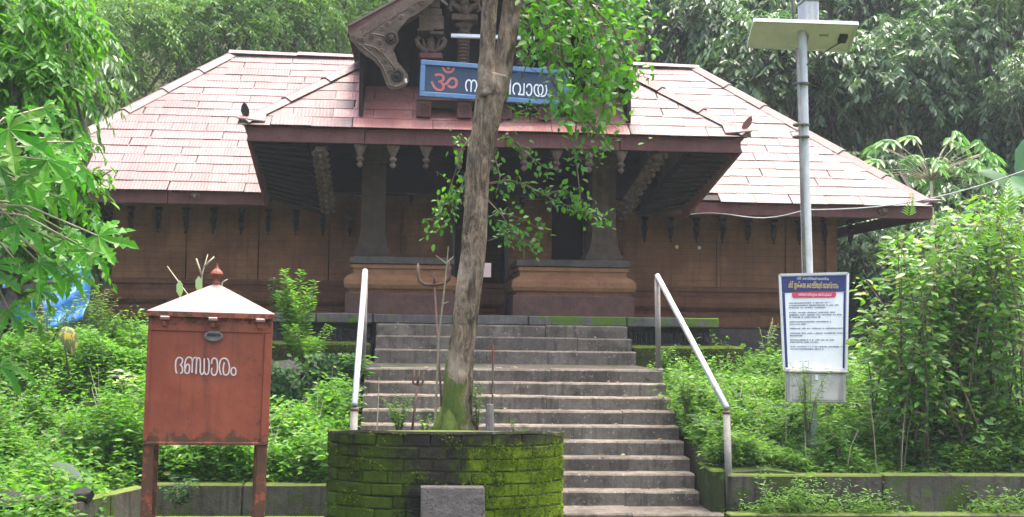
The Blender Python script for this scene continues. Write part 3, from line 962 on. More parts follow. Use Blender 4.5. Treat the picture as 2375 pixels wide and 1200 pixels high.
for a, b in ((PXL + .08, -.9), (-.89, 1.3), (1.31, 3.1), (3.11, PXR - .09)):
    MB().box(a, b, PY + .04, PY + .085, 4.845, 5.075, .006).build('fascia_board', G['fascia'], proof)
for A, B in (((PXL + .09, PY + .10), BL), ((PXR - .10, PY + .10), BR)):
    a0 = (A[0], A[1], 4.955)
    b0 = (B[0], B[1], B[2] - .16)
    MB().beam(a0, b0, .05, .22).build('fascia_board', G['fascia'], proof)
for i, X in enumerate((PXL + .04, PXR - .06)):         # leaf shaped corner finials
    s = -1 if i == 0 else 1
    pts = [(-.05, 0), (.04, 0), (.03, .05), (.055, .10), (.05, .16), (.01, .24), (-.03, .26), (-.065, .20), (-.07, .12), (-.035, .05)]
    m = MB()
    m.prism([(X + (a if i == 0 else -a + .06 * b / .26 * 1.6), PY - .02, PZ + .05 + b) for a, b in pts], (0, .05, 0))
    m.build('corner_finial', G['fascia'] if i else G['darkwood'], proof)
    lo = np.array((X - s * .30, PY - .035, PZ + .012))
    MB().prism([lo, lo + (s * .42, -.05, .035), lo + (s * .42, .0, .055), lo + (s * .36, .30, .075), lo + (0, .3, .24)], (0, 0, .02)).build('eave_tip', G['roof'], proof)
# pendants hanging under the porch fascia
pend = None
x0 = at(835, 345, 18.8)[0]
for i in range(9):
    if pend is None:
        m = MB().box(-.10, .10, -.05, .05, -.045, -.002, .008)
        m.lathe((0, 0, -.36), [(.012, 0), (.045, .03), (.05, .06), (.025, .085), (.03, .10), (.06, .125), (.06, .15), (.03, .175), (.035, .19), (.05, .22), (.075, .27), (.085, .315)], 10)
        pend = m.mesh('pendant', G['carved'])
    inst('pendant', pend, proof, Matrix.Translation((x0 + .514 * i, 18.84, 4.845)))
# boarded soffits on both sides and carved corner struts
for k, (o0, o1, i0, i1) in enumerate((((-2.62, 18.82, 4.86), (-2.50, 20.28, 4.10), at(712, 338, 18.95), at(752, 500, 20.6)),
                                      ((5.00, 18.82, 4.88), (BR[0] - .05, 20.28, 4.06), at(1610, 352, 18.95), at(1470, 505, 20.6)))):
    o0, o1, i0, i1 = (np.array(v, float) for v in (o0, o1, i0, i1))
    for j in range(13):
        t = (j + .5) / 13
        a, b = o0 + (o1 - o0) * t, i0 + (i1 - i0) * t
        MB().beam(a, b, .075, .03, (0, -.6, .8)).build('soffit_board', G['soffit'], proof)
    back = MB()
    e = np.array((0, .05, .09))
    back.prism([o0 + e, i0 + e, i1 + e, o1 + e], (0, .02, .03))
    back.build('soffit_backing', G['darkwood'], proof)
for a, b in ((at(742, 345, 18.86), at(762, 490, 20.35)), (at(1535, 350, 18.86), at(1432, 505, 20.35))):
    m = MB().beam(a, b, .16, .10)
    n = 11
    for j in range(n):                                 # knobs carved along the strut
        c = a + (b - a) * ((j + .4) / n)
        for s in (-.085, .085):
            m.lathe((c[0] + s, c[1], c[2] - .09), [(.01, 0), (.04, .02), (.055, .05), (.04, .08), (.02, .10)], 7)
        m.lathe((c[0], c[1] - .04, c[2] - .12), [(.01, 0), (.045, .03), (.03, .07)], 7)
    m.build('carved_strut', G['carved'], proof)
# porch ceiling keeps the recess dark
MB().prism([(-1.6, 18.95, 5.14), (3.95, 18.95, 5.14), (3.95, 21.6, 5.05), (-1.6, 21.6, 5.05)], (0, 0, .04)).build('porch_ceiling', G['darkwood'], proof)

# ---- projecting gable over the porch
GY = 18.62
gable = slab('gable_roof', [], G['soffit'], T) if False else None
tipL, apex = at(807, 64, GY), None
GX = 1.15
gs = .60
apz = tipL[2] + (GX - tipL[0]) * gs
tipR = np.array([2 * GX - tipL[0], GY, tipL[2]])
top = np.array([GX, GY, apz])
m = MB()
for a in (tipL, tipR):
    m.prism([a, top, top + (0, 0, -.10), a + (0, 0, -.10)], (0, 4.6, 0))
gable = m.build('gable_roof', G['fascia'], T)
m = MB()
for a in (tipL, tipR):
    m.prism([a + (0, -.03, .004), top + (0, -.03, .004), top + (0, -.03, .04), a + (0, -.03, .04)], (0, 4.6, 0))
m.build('gable_sheeting', G['roof'], gable)
# bargeboard with its curled end, outline in metres from the tip
pix = [(809, 78), (1030, -58), (1030, -20), (1005, 4), (985, 20), (962, 36), (948, 42), (930, 62), (922, 74), (926, 92), (915, 108), (912, 116), (918, 130), (922, 145), (930, 152), (938, 162), (946, 172),
       (947, 186), (940, 199), (926, 207), (908, 207), (897, 198), (890, 180), (882, 158), (866, 140), (848, 128), (832, 115), (822, 100), (812, 92)]
P2 = [at(x, y, GY - .04) for x, y in pix]
for s in (0, 1):
    q = [p if s == 0 else np.array([2 * GX - p[0], p[1], p[2]]) for p in P2]
    m = MB().prism(q, (0, .09, 0))
    bb = m.build('bargeboard', G['barge'], gable)
    sx = (lambda v: v) if s == 0 else (lambda v: 2 * GX - v)
    c = at(921, 176, GY - .05)
    MB().lathe((sx(c[0]), GY - .041, c[2]), [(.105, 0), (.105, .012), (.075, .02), (.07, .006), (.04, .006), (.036, .03), (.012, .035)], 16, 'y').build('volute_boss', G['soffit'], bb)
    c = at(907, 88, GY - .05)
    MB().lathe((sx(c[0]), GY - .041, c[2]), [(.10, 0), (.10, .02), (.08, .035), (.06, .02), (.045, .045), (.01, .05)], 14, 'y').build('rosette', G['soffit'], bb)
    for x, y in ((840, 92), (862, 84), (886, 66), (880, 98), (860, 110), (884, 118), (898, 140), (905, 160), (900, 56), (930, 40), (955, 22), (980, 6)):
        c = at(x, y, GY - .05)
        MB().lathe((sx(c[0]), GY - .041, c[2]), [(.045, 0), (.045, .012), (.028, .02), (.02, .008), (.008, .02)], 9, 'y').build('carved_boss', G['barge'], bb)
    for ln in (((828, 100), (850, 116), (872, 134), (888, 156), (898, 178), (903, 196), (918, 202), (934, 196), (941, 184)), ((860, 78), (890, 84), (905, 104)), ((846, 104), (872, 112), (892, 128), (910, 150), (914, 158))):
        MB().tube([(sx(at(x, y, GY - .05)[0]), GY - .045, at(x, y, GY - .05)[2]) for x, y in ln], .017, 6).build('carved_moulding', G['barge'], bb)
    MB().prism([p + np.array((0, -.004, 0)) + (0 if s == 0 else 0) for p in ([np.array([sx(at(x, y, GY - .05)[0]), GY - .05, at(x, y, GY - .05)[2]]) for x, y in ((814, 82), (1025, -48), (1025, -28), (820, 97))])], (0, .012, 0)).build('edge_strip', G['carved'], bb)
    c = at(915, 200, GY)
    MB().tube([(sx(at(940, 182, GY - .09)[0]), GY - .09, at(940, 182, 18.5)[2]), (sx(at(942, 192, GY - .09)[0]), GY - .09, at(942, 192, 18.5)[2])], .02, 6).build('pale_chip', G['dimwhite'], bb)
# the recess and its carved woodwork
zl = tipL[2] - .12
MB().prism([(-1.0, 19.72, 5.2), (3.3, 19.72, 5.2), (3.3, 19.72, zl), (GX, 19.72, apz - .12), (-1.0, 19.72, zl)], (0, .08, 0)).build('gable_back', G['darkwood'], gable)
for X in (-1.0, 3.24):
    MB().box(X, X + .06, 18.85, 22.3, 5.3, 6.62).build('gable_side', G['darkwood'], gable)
MB().box(-.1, 2.4, 18.86, 19.7, 5.46, 5.58).build('sill_beam', G['soffit'], gable)
for x in (983, 1077, 1171, 1265, 1345):
    p = at(x, 250, 18.84)
    b = MB().box(p[0] - .115, p[0] + .115, 18.80, 19.2, 5.30, 5.545, .01).build('roundel_block', G['fascia'], gable)
    MB().lathe((p[0], 18.80, 5.43), [(.085, 0), (.085, .018), (.065, .022), (.06, .008), (.03, .008), (.028, .025), (.01, .028)], 14, 'y').build('roundel', G['plum'], b)


def gable_column(px):
    p = at(px, 120, 19.3)
    X = p[0]
    zb, zt = 5.57, at(px, 66, 19.3)[2]
    prof, z = [], zb
    while z < zt - .02:
        prof += [(.085, z), (.105, z + .018), (.105, z + .034), (.085, z + .05)]
        z += .056
    c = MB().lathe((X, 19.3, 0), prof + [(.12, zt), (.15, zt + .05), (.12, zt + .08)], 14).build('carved_column', G['carved'], gable)
    m = MB().box(X - .21, X + .21, 19.1, 19.5, zt + .085, zt + .19, .02)
    for s in (-1, 1):                                  # curling leaves of the capital
        m.tube([(X, 19.15, zt + .2), (X + s * .12, 19.12, zt + .3), (X + s * .22, 19.1, zt + .34), (X + s * .25, 19.1, zt + .26), (X + s * .2, 19.1, zt + .22)], [.05, .055, .05, .04, .02], 7)
        m.lathe((X + s * .2, 19.12, zt + .36), [(.03, 0), (.06, .05), (.05, .1), (.02, .14)], 8)
    m.lathe((X, 19.12, zt + .19), [(.05, 0), (.07, .06), (.06, .13), (.08, .17), (.05, .24), (.02, .27)], 9)
    m.box(X - .26, X + .26, 19.08, 19.5, zt + .50, zt + .60, .02)
    m.build('capital', G['carved'], c)


for px in (1075, 1211): gable_column(px)


def figure_block(px):
    """a stepped corbel carrying a small carved figure"""
    X = at(px, 60, 19.1)[0]
    z = lambda y: at(px, y, 19.1)[2]
    s = 1 if px < 1143 else -1
    b = MB()
    b.box(X - .20, X + .20, 18.98, 19.5, z(72), z(40), .012)
    b.box(X - .17, X + .17, 19.02, 19.5, z(39), z(22), .012)
    b.box(X - .13, X + .13, 19.02, 19.5, z(21), z(-30), .012)
    b.box(X - .22 if s > 0 else X - .04, X + .04 if s > 0 else X + .22, 18.965, 19.4, z(77), z(71.5), .006)
    b.build('corbel', G['carved'], gable)
    MB().box(X - .02 if s > 0 else X - .2, X + .2 if s > 0 else X + .02, 18.955, 19.3, z(84), z(77.5), .006).build('pale_ledge', G['barge'], gable)
    f = MB()
    f.lathe((X, 19.10, z(122)), [(.09, 0), (.10, .03), (.06, .06), (.075, .12), (.055, .17), (.08, .20), (.05, .23), (.03, .25), (.05, .28), (.045, .33), (.02, .36)], 10)
    for q in (-1, 1):                                 # scrolls curling outward on both sides
        f.tube([(X + q * .05, 19.06, z(122)), (X + q * .13, 19.03, z(118)), (X + q * .20, 19.0, z(108)), (X + q * .23, 18.99, z(98)), (X + q * .20, 18.98, z(92)), (X + q * .16, 18.98, z(96))], [.03, .035, .04, .035, .03, .015], 8)
        f.tube([(X + q * .09, 19.1, z(118)), (X + q * .11, 19.1, z(104)), (X + q * .13, 19.1, z(90))], [.022, .028, .014], 7)
    f.build('carved_figure', G['carved'], gable)
    MB().box(X - .19, X + .19, 19.0, 19.4, z(140), z(125), .02).build('figure_base', G['fascia'], gable)
    MB().box(X - .15, X + .15, 19.05, 19.4, z(170), z(141), .02).build('figure_shaft', G['soffit'], gable)


for px in (1000, 1286): figure_block(px)
for x, y in ((870, 60), (948, 20)): pass
p = at(1038, 12, 19.15)
MB().tube([p, at(1016, -6, 19.15)], .02, 6).build('dangling_ornament', G['dimwhite'], gable)
# strip light in the gable
t = thing('strip_light', at(1142, 88, 18.9), 'white strip light fixed across the carved gable above the sign', 'lamp')
MB().tube([at(1046, 85, 18.9), at(1240, 91, 18.9)], .022, 8).build('tube', G['white'], t, True)
MB().beam(at(1046, 81, 18.93), at(1240, 87, 18.93), .05, .03).build('batten', G['alu'], t)

# ------------------------------------------------------------------ temple name sign
sY = 18.70
tl, tr = at(973, 147, sY), at(1320, 158, sY)
bl_ = at(973, 231, sY)
H = tl[2] - bl_[2]
t = thing('temple_sign', ((tl[0] + tr[0]) / 2, sY, bl_[2]), 'blue framed sign with red om symbol and white lettering under the gable', 'sign')
W_ = tr[0] - tl[0]
cx = (tl[0] + tr[0]) / 2
x0, x1, z0, z1 = tl[0], tr[0], bl_[2], tl[2]
MB().box(x0 + .01, x1 - .01, sY - .005, sY + .04, z0 + .01, z1 - .01).build('board', G['bluedark'], t)
fw_ = .075
for a, b, c, d in ((x0, x1, z1 - fw_, z1), (x0, x1, z0, z0 + fw_), (x0, x0 + fw_, z0 + fw_ + .001, z1 - fw_ - .001), (x1 - fw_, x1, z0 + fw_ + .001, z1 - fw_ - .001)):
    MB().box(a, b, sY - .04, sY + .045, c, d, .008).build('frame', G['bluelight'], t)
P = lambda x, y: at(x, y, sY)
a, b = P(996, 217), P(1061, 160)
text_mb('\u0950', a[0], b[0], a[2], b[2], sY - .009).build('om_symbol', G['ompaint'], t)
a, b = P(1077, 216), P(1270, 178)
text_mb('\u0d28\u0d2e\u0d03\u0d36\u0d3f\u0d35\u0d3e\u0d2f', a[0], b[0], a[2], b[2], sY - .009).build('lettering', G['white'], t)
t.rotation_euler = (0, .026, .08)

# ------------------------------------------------------------------ brick planter
PX0, PX1, PF, PB, PT, PBOT = -.72, 1.205, 9.6, 10.5, 1.235, -.2
planter = thing('brick_planter', (.24, 10.05, -.2), 'long brick planter with black algae and bright moss around the tree', 'planter')
XM, XH = (PX0 + PX1) / 2, (PX1 - PX0) / 2
bow = lambda u: PF + .34 * abs(u) ** 3.0
path = [(XM + XH * u, bow(u)) for u in (-1, -.94, -.85, -.72, -.55, -.33, -.1, .1, .33, .55, .72, .85, .94, 1)]
NF = len(path)
path += [(PX1, PB), (PX0, PB)]


def inset(d):
    """the outline moved inwards by d"""
    out = []
    n = len(path)
    for i in range(n):
        a, b, c = (np.array(path[(i + q) % n]) for q in (-1, 0, 1))
        d1, d2 = (b - a) / np.linalg.norm(b - a), (c - b) / np.linalg.norm(c - b)
        n1, n2 = np.array([-d1[1], d1[0]]), np.array([-d2[1], d2[0]])
        k = n1 + n2
        k = k / np.linalg.norm(k)
        out.append(tuple(b + k * d / max(.5, k.dot(n1))))
    return out


m = MB()
q = inset(.022)
m.prism([(x, y, PBOT) for x, y in q], (0, 0, PT - PBOT - .10))
m.build('wall_core', G['concrete'], planter)
CH = .0985
bricks = []
for k_ in range(3):                                   # three chipped brick shapes, shared
    bmb = bmesh.new()
    bmesh.ops.create_cube(bmb, size=1)
    bmesh.ops.bevel(bmb, geom=bmb.edges[:], offset=.05, segments=1, affect='EDGES')
    for v in bmb.verts: v.co += Vector((random.uniform(-.012, .012), random.uniform(-.03, .03), random.uniform(-.035, .035)))
    me_ = bpy.data.meshes.new('brick')
    bmb.to_mesh(me_)
    bmb.free()
    me_.materials.append(G['brick'])
    bricks.append(me_)
nrow = 8
arc = [np.array(p) for p in path[:NF]]
fine = np.array([(XM + XH * u, bow(u)) for u in np.linspace(-1, 1, 240)])
acc = np.concatenate([[0], np.cumsum(np.linalg.norm(np.diff(fine, axis=0), axis=1))])
runs = [(acc, fine)]
for a, b in ((path[NF - 1], path[NF]), (path[NF + 1], path[0]), (path[NF], path[NF + 1])):
    q = np.array([np.array(a) * (1 - t_) + np.array(b) * t_ for t_ in np.linspace(0, 1, 20)])
    runs.append((np.concatenate([[0], np.cumsum(np.linalg.norm(np.diff(q, axis=0), axis=1))]), q))
for r in range(nrow):
    zc = PT - .022 - CH * (r + .5)
    for acc_, line in runs:
        L = acc_[-1]
        cutsx = [0.0]
        bl = .235
        s = bl * (.5 if r % 2 else 1)
        while s < L - .07:
            cutsx.append(s)
            s += bl * random.uniform(.90, 1.10)
        cutsx.append(L)
        for u, v in zip(cutsx[:-1], cutsx[1:]):
            at_ = lambda w_: np.array([np.interp(w_, acc_, line[:, 0]), np.interp(w_, acc_, line[:, 1])])
            a, b = at_(u), at_(v)
            d = (b - a) / np.linalg.norm(b - a)
            n = np.array([d[1], -d[0]])
            c = (a + b + at_((u + v) / 2) * 2) / 4 - n * .05
            if r == 0 and c[1] > 10.0: continue       # the rear stands a course lower
            c = c + n * random.uniform(-.007, .006)
            M = Matrix.Translation((c[0], c[1], zc + random.uniform(-.003, .003))) @ Matrix.Rotation(math.atan2(d[1], d[0]) + random.uniform(-.02, .02), 4, 'Z') @ Matrix.Rotation(random.uniform(-.012, .012), 4, 'Y') @ Matrix.Diagonal((v - u - .010, .10, CH - .010 - random.uniform(0, .004), 1))
            inst('brick', bricks[random.randrange(3)], planter, M)
m = MB()
qo, qi = inset(-.003), inset(.16)
tz = lambda y, d=0.0: PT - d - .125 * min(1, max(0, (y - 9.75) / .5))
for i in [NF + 1] + list(range(NF)):
    j = (i + 1) % (NF + 2)
    m.hexa([(*qo[i], tz(qo[i][1], .02)), (*qo[j], tz(qo[j][1], .02)), (*qi[j], tz(qi[j][1], .02)), (*qi[i], tz(qi[i][1], .02)), (*qo[i], tz(qo[i][1])), (*qo[j], tz(qo[j][1])), (*qi[j], tz(qi[j][1])), (*qi[i], tz(qi[i][1]))])
m.build('coping', G['concrete'], planter)
m = MB().prism([(x, y, tz(y, .10)) for x, y in inset(.161)], (0, 0, .06))
m.build('soil', G['soil'], planter)
m = MB()
m.prism([(x, y, PBOT) for x, y in inset(0.0)], (0, 0, PT - .022 - CH * nrow - .008 - PBOT))
m.build('footing', G['brick'], planter)
# granite slab leaning on it
a, b = at(975, 1131, 9.42), at(1129, 1133, 9.42)
m = MB()
zt = a[2]
m.hexa([(a[0] + .02, 9.28, -.2), (b[0] + .02, 9.28, -.2), (b[0] + .02, 9.38, -.2), (a[0] + .02, 9.38, -.2), (a[0], 9.46, zt), (b[0] - .015, 9.46, zt - .004), (b[0] - .015, 9.56, zt), (a[0], 9.56, zt)])
o = m.build('stone_slab', G['granite'])
bv = o.modifiers.new('worn', 'BEVEL')
bv.width = .012
bv.segments = 2
tag(o, 'speckled grey granite slab leaning against the front of the brick planter', 'stone slab')

# ------------------------------------------------------------------ donation box
BXc, BYc = -1.47, 8.5
box = thing('donation_box', (BXc, BYc, -.2), 'red metal donation box on legs with a pale pyramid lid', 'donation box')
bw, bz0, bz1 = .415, 1.235, 2.115
y0, y1 = BYc, BYc + .74
cx = BXc
MB().box(cx - bw, cx + bw, y0 + .012, y1, bz0, bz1, .006).build('body', G['boxpaint'], box)
for a, b, c, d in ((cx - bw - .004, cx + bw + .004, bz1 - .105, bz1 - .002), (cx - bw - .004, cx + bw + .004, bz0 - .004, bz0 + .016), (cx - bw - .004, cx - bw + .022, bz0 + .017, bz1 - .106), (cx + bw - .05, cx + bw + .004, bz0 + .017, bz1 - .106)):
    MB().box(a, b, y0, y0 + .02, c, d, .003).build('front_frame', G['boxpaint'], box)
lid = MB()
lw = bw + .015
rim0, rim1 = bz1 + .0, bz1 + .03
apx = (cx + .02, (y0 + y1) / 2, bz1 + .245)
vs = [(cx - lw, y0 - .03, rim0), (cx + lw, y0 - .03, rim0), (cx + lw + .0, y1 + .03, rim0), (cx - lw, y1 + .03, rim0)]
vs += [(x, y, rim1) for x, y, z in vs] + [apx]
lid.add(vs, [(3, 2, 1, 0), (0, 1, 5, 4), (1, 2, 6, 5), (2, 3, 7, 6), (3, 0, 4, 7), (4, 5, 8), (5, 6, 8), (6, 7, 8), (7, 4, 8)])
G['lidpaint'] = rough_mat('bleached_red_lid', (.135, .068, .056), (.17, .105, .092), (.095, .038, .028), 3, .42, .5, .2, 60, var=0, layers=[(7, .6, .72, (.18, .14, .128)), (30, .64, .72, (.15, .06, .045)), (3, .62, .72, (.19, .09, .08), (4, 4, 1))])
lo_ = lid.build('lid', G['lidpaint'], box)
for a, b, c, d, yy in ((cx - lw, cx + lw, rim0 - .006, rim1 - .004, y0 - .034),):
    MB().box(a, b, yy, yy + .01, c, d).build('lid_rim', G['boxpaint'], lo_)
MB().lathe(apx, [(.026, -.02), (.028, .0), (.017, .02), (.015, .035), (.040, .055), (.046, .067), (.038, .082), (.016, .103), (.008, .122), (.003, .145)], 12).build('finial', G['boxpaint'], lo_)
for k, X in enumerate((cx - .31, cx + .01, cx + .33)):
    h = MB().box(X - .032, X + .032, y0 - .05, y0 + .0, bz1 - .03, bz1 - .004, .005).build('hasp', G['lidpaint'], box)
    MB().box(X - .018, X + .018, y0 - .022, y0 - .0, bz1 - .075, bz1 - .03, .004).build('staple', G['boxpaint'], h)
X, z = cx + .02, bz1 - .135
m = MB().lathe((X, y0 + .013, z), [(.062, 0), (.062, .02), (.05, .026)], 18, 'y')
m.v = [(X + (x - X) * 1.05, y, z + (zz - z) * .62) for x, y, zz in m.v]
sl_ = m.build('slot_plate', G['iron'], box)
MB().box(X - .045, X + .045, y0 - .018, y0 - .012, z + .000, z + .02).build('slot', G['black'], sl_)
for X in (cx - bw + .035, cx + bw - .035):
    for Y in (y0 + .05, y1 - .05):
        MB().box(X - .036, X + .036, Y - .036, Y + .036, -.2, bz0 + .02, .004).build('leg', G['boxpaint'], box)
strokes = [[(350, 800), (322, 720), (312, 580), (322, 450), (370, 375), (430, 360), (490, 400), (497, 470), (470, 530), (440, 560), (480, 600), (503, 680), (490, 775), (440, 795)],
           [(585, 790), (562, 700), (565, 540), (590, 420), (640, 360), (710, 355), (755, 410), (765, 540), (760, 780)], [(575, 690), (600, 580), (650, 545), (690, 600), (680, 760), (620, 800), (580, 760)],
           [(765, 500), (790, 390), (840, 355), (880, 410), (868, 810)], [(885, 470), (920, 370), (975, 400), (985, 600), (985, 750), (1030, 825), (1085, 750), (1090, 600), (1090, 380)],
           [(1092, 740), (1140, 822), (1200, 790), (1222, 640), (1215, 450), (1175, 370)],
           [(1290, 530), (1298, 430), (1350, 368), (1420, 400), (1448, 520), (1450, 680), (1420, 800), (1370, 845), (1310, 810), (1288, 720), (1305, 640)],
           [(1560, 830), (1515, 720), (1505, 560), (1540, 420), (1620, 370), (1710, 400), (1765, 520), (1780, 660), (1750, 790), (1685, 835), (1625, 790), (1610, 640), (1640, 480)],
           [(1895, 620), (1845, 650), (1825, 730), (1850, 810), (1895, 835), (1945, 810), (1960, 730), (1940, 650), (1895, 620)]]
sc = 1 / 11.875
m = MB()
for st in strokes:
    pts = []
    for u, v in st:
        q = at(370 + u * sc, 800 + v * sc, 8.48)
        pts.append((q[0], q[2]))
    ribbon(m, pts, .0095, y0 + .004, .004)
m.build('lettering', G['dimwhite'], box)
box.rotation_euler = (0, math.radians(.9), math.radians(9))

# ------------------------------------------------------------------ lamp pole, notice board, cabinet
base = at(1884, 1010, 14.5)
lt = thing('solar_street_lamp', (base[0], 14.5, .5), 'white pole solar street lamp with panel standing among the right plants', 'street lamp')
pts = [(base[0], 14.5, .4), at(1873, 640, 14.5), at(1866, 380, 14.5), at(1861, 100, 14.5), at(1860, 66, 14.5)]
MB().tube(pts, [.075, .068, .062, .056, .05], 14).build('pole', G['pole'], lt, True)
MB().tube([at(1866, 640, 14.42), at(1858, 380, 14.42), at(1850, 112, 14.42)], .022, 8).build('conduit', G['post'], lt, True)
for y in (195, 290, 318):
    p = at(1862.5, y, 14.46)
    MB().lathe((p[0] - .02, 14.47, p[2]), [(.10, -.012), (.105, 0), (.10, .012)], 12).build('clamp', G['iron'], lt)
c = [at(1735, 108, 14.95), at(1967, 118, 14.95), at(1989, 56, 14.25), at(1750, 48, 14.25)]
n = np.cross(c[1] - c[0], c[3] - c[0])
n /= np.linalg.norm(n)
if n[2] < 0: n = -n
MB().prism(c, n * .012).build('panel_back', G['panelback'], lt)
MB().prism([p + n * .013 for p in c], n * .02).build('panel_cells', G['cell'], lt)
for i in range(4):
    a, b = c[i], c[(i + 1) % 4]
    MB().beam(a + n * .004, b + n * .004, .03, .045, n).build('panel_frame', G['alu'], lt)
jb = at(1964, 86, 14.55)
mid = lambda u, v: (c[0] * (1 - u) + c[1] * u) * (1 - v) + (c[3] * (1 - u) + c[2] * u) * v
e1, e2 = (c[1] - c[0]) / np.linalg.norm(c[1] - c[0]), (c[3] - c[0]) / np.linalg.norm(c[3] - c[0])
q = mid(.90, .5)
MB().prism([q - e1 * .05 - e2 * .09 - n * .04, q + e1 * .05 - e2 * .09 - n * .04, q + e1 * .05 + e2 * .09 - n * .04, q - e1 * .05 + e2 * .09 - n * .04], n * .042).build('junction_box', G['black'], lt)
q = mid(.71, .55)
MB().prism([q - e1 * .06 - e2 * .03 - n * .003, q + e1 * .06 - e2 * .03 - n * .003, q + e1 * .06 + e2 * .03 - n * .003, q - e1 * .06 + e2 * .03 - n * .003], n * .004).build('rating_plate', G['greyink'], lt)
MB().tube([mid(.89, .35) - n * .02, mid(.80, .12) - n * .03, at(1872, 150, 14.44)], .008, 6).build('lead', G['black'], lt)
MB().beam(at(1864, 128, 14.52), mid(.54, .62) - n * .03, .05, .05).build('panel_arm', G['post'], lt)
h0, h1 = at(1858, 62, 14.45), at(1891, 8, 14.45)
m = MB().box(h0[0], h1[0], 14.3, 14.6, h0[2], h1[2], .02)
m.build('lamp_housing', G['pole'], lt)
MB().box(h0[0] - .01, h1[0] + .01, 14.28, 14.62, h1[2] - .0, h1[2] + .03, .008).build('housing_cap', G['pole'], lt)
MB().tube([at(1840, 48, 14.7), at(1838, -40, 14.7)], .02, 8).build('rod', G['iron'], lt)

nY = 14.28
tl, tr, br, bl_ = at(1808, 638, nY), at(1966, 634, nY), at(1962, 860, nY), at(1818, 858, nY)
nb_ = thing('notice_board', ((bl_[0] + br[0]) / 2, nY, bl_[2]), 'white notice board with navy heading and red strip fixed to the lamp pole', 'sign')


def bil(u, v, dy=0.0):
    p = (tl * (1 - u) + tr * u) * (1 - v) + (bl_ * (1 - u) + br * u) * v
    return p + np.array([0, dy, 0])


def quad(u0, u1, v0, v1, dy, th=.006):
    return MB().prism([bil(u0, v1, dy), bil(u1, v1, dy), bil(u1, v0, dy), bil(u0, v0, dy)], (0, th, 0))


quad(0, 1, 0, 1, 0, .02).build('board', G['white'], nb_)
for a, b in (((0, 0), (1, 0)), ((1, 0), (1, 1)), ((1, 1), (0, 1)), ((0, 1), (0, 0))):
    MB().beam(bil(*a, -.006), bil(*b, -.006), .028, .022, (0, -1, 0)).build('frame', G['alu'], nb_)
quad(.025, .975, .02, .19, -.005, .005).build('heading_band', G['navy'], nb_)
for u0, u1 in ((.025, .065), (.945, .975)):
    quad(u0, u1, .192, .975, -.005, .005).build('border', G['navy'], nb_)
m = MB()                                             # rounded red strip
uv = []
for k in range(24):
    a = 2 * PI * k / 24
    uv.append((.5 + math.copysign(.295, math.cos(a)) + .035 * math.cos(a), .215 + .030 * math.sin(a)))
m.prism([bil(u, v, -.010) for u, v in uv], (0, .004, 0))
m.build('red_strip', G['crimson'], nb_)


def board_text(body, u0, u1, v0, v1, dy, mat, res=1):
    a, b = bil(u0, v1), bil(u1, v0)
    text_mb(body, a[0], b[0], a[2], b[2], nY + dy, res=res).build('lettering', mat, nb_)


board_text('\u0d36\u0d4d\u0d30\u0d40 \u0d15\u0d4a\u0d1f\u0d4d\u0d1f\u0d3f\u0d2f\u0d42\u0d30\u0d4d\u200d \u0d26\u0d47\u0d35\u0d38\u0d4d\u0d35\u0d02', .25, .72, .035, .062, -.008, G['white'])
board_text('\u0d36\u0d4d\u0d30\u0d40 \u0d07\u0d15\u0d4d\u0d15\u0d30\u0d46 \u0d15\u0d4a\u0d1f\u0d4d\u0d1f\u0d3f\u0d2f\u0d42\u0d30\u0d4d\u200d \u0d26\u0d47\u0d35\u0d38\u0d4d\u0d25\u0d3e\u0d28\u0d02', .12, .86, .085, .155, -.008, G['yellow'])
board_text('\u0d2d\u0d15\u0d4d\u0d24\u0d1c\u0d28\u0d19\u0d4d\u0d19\u0d33\u0d41\u0d1f\u0d46 \u0d36\u0d4d\u0d30\u0d26\u0d4d\u0d27\u0d2f\u0d4d\u0d15\u0d4d\u0d15\u0d4d', .26, .76, .202, .232, -.012, G['white'])
rows = [(.30, .12, .74), (.325, .12, .86), (.348, .12, .68), (.40, .12, .80), (.425, .12, .92), (.448, .12, .58), (.495, .12, .75), (.52, .12, .36), (.565, .12, .95),
        (.615, .12, .96), (.64, .12, .30), (.685, .12, .80), (.708, .12, .55), (.755, .12, .94), (.78, .12, .62)]
m = MB()
for v, u0, u1 in rows:                               # the rules themselves are too small to read in the photograph
    u = u0
    while u < u1:
        wd = random.uniform(.012, .03)
        hh = random.uniform(.004, .008)
        m.prism([bil(u, v + hh, -.004), bil(u + wd * .8, v + hh, -.004), bil(u + wd * .8, v - hh, -.004), bil(u, v - hh, -.004)], (0, .003, 0))
        u += wd + (.018 if random.random() < .16 else 0)
m.build('small_print', G['greyink'], nb_, kind='stuff')
cY = 14.2
a, b = at(1832, 934, cY), at(1963, 866, cY)
cb = thing('battery_cabinet', ((a[0] + b[0]) / 2, cY, a[2]), 'rust stained pale cabinet hanging below the notice board', 'cabinet')
MB().box(a[0], b[0], cY, cY + .2, a[2], b[2], .01).build('body', G['cabinet'], cb)
MB().box(a[0] - .02, b[0] + .02, cY - .03, cY + .21, b[2] + .002, b[2] + .03, .006).build('hood', G['cabinet'], cb)
q = at(1893, 875, cY)
MB().box(q[0] - .02, q[0] + .02, cY - .02, cY - .001, q[2] - .04, q[2] + .03, .004).build('latch', G['alu'], cb)
MB().box(a[0] + .03, b[0] - .03, cY - .008, cY - .001, a[2] + .03, b[2] - .03, .004).build('door', G['cabinet'], cb)

# ------------------------------------------------------------------ walls, stones, tarp, cable
def wall_thing(name, label, mat, parts, grp=None):
    t = thing(name, (parts[0][0], parts[0][2], parts[0][4]), label, 'wall', grp)
    for p in parts:
        MB().box(*p, .02, .012).build('wall_body', G[mat], t)
    return t


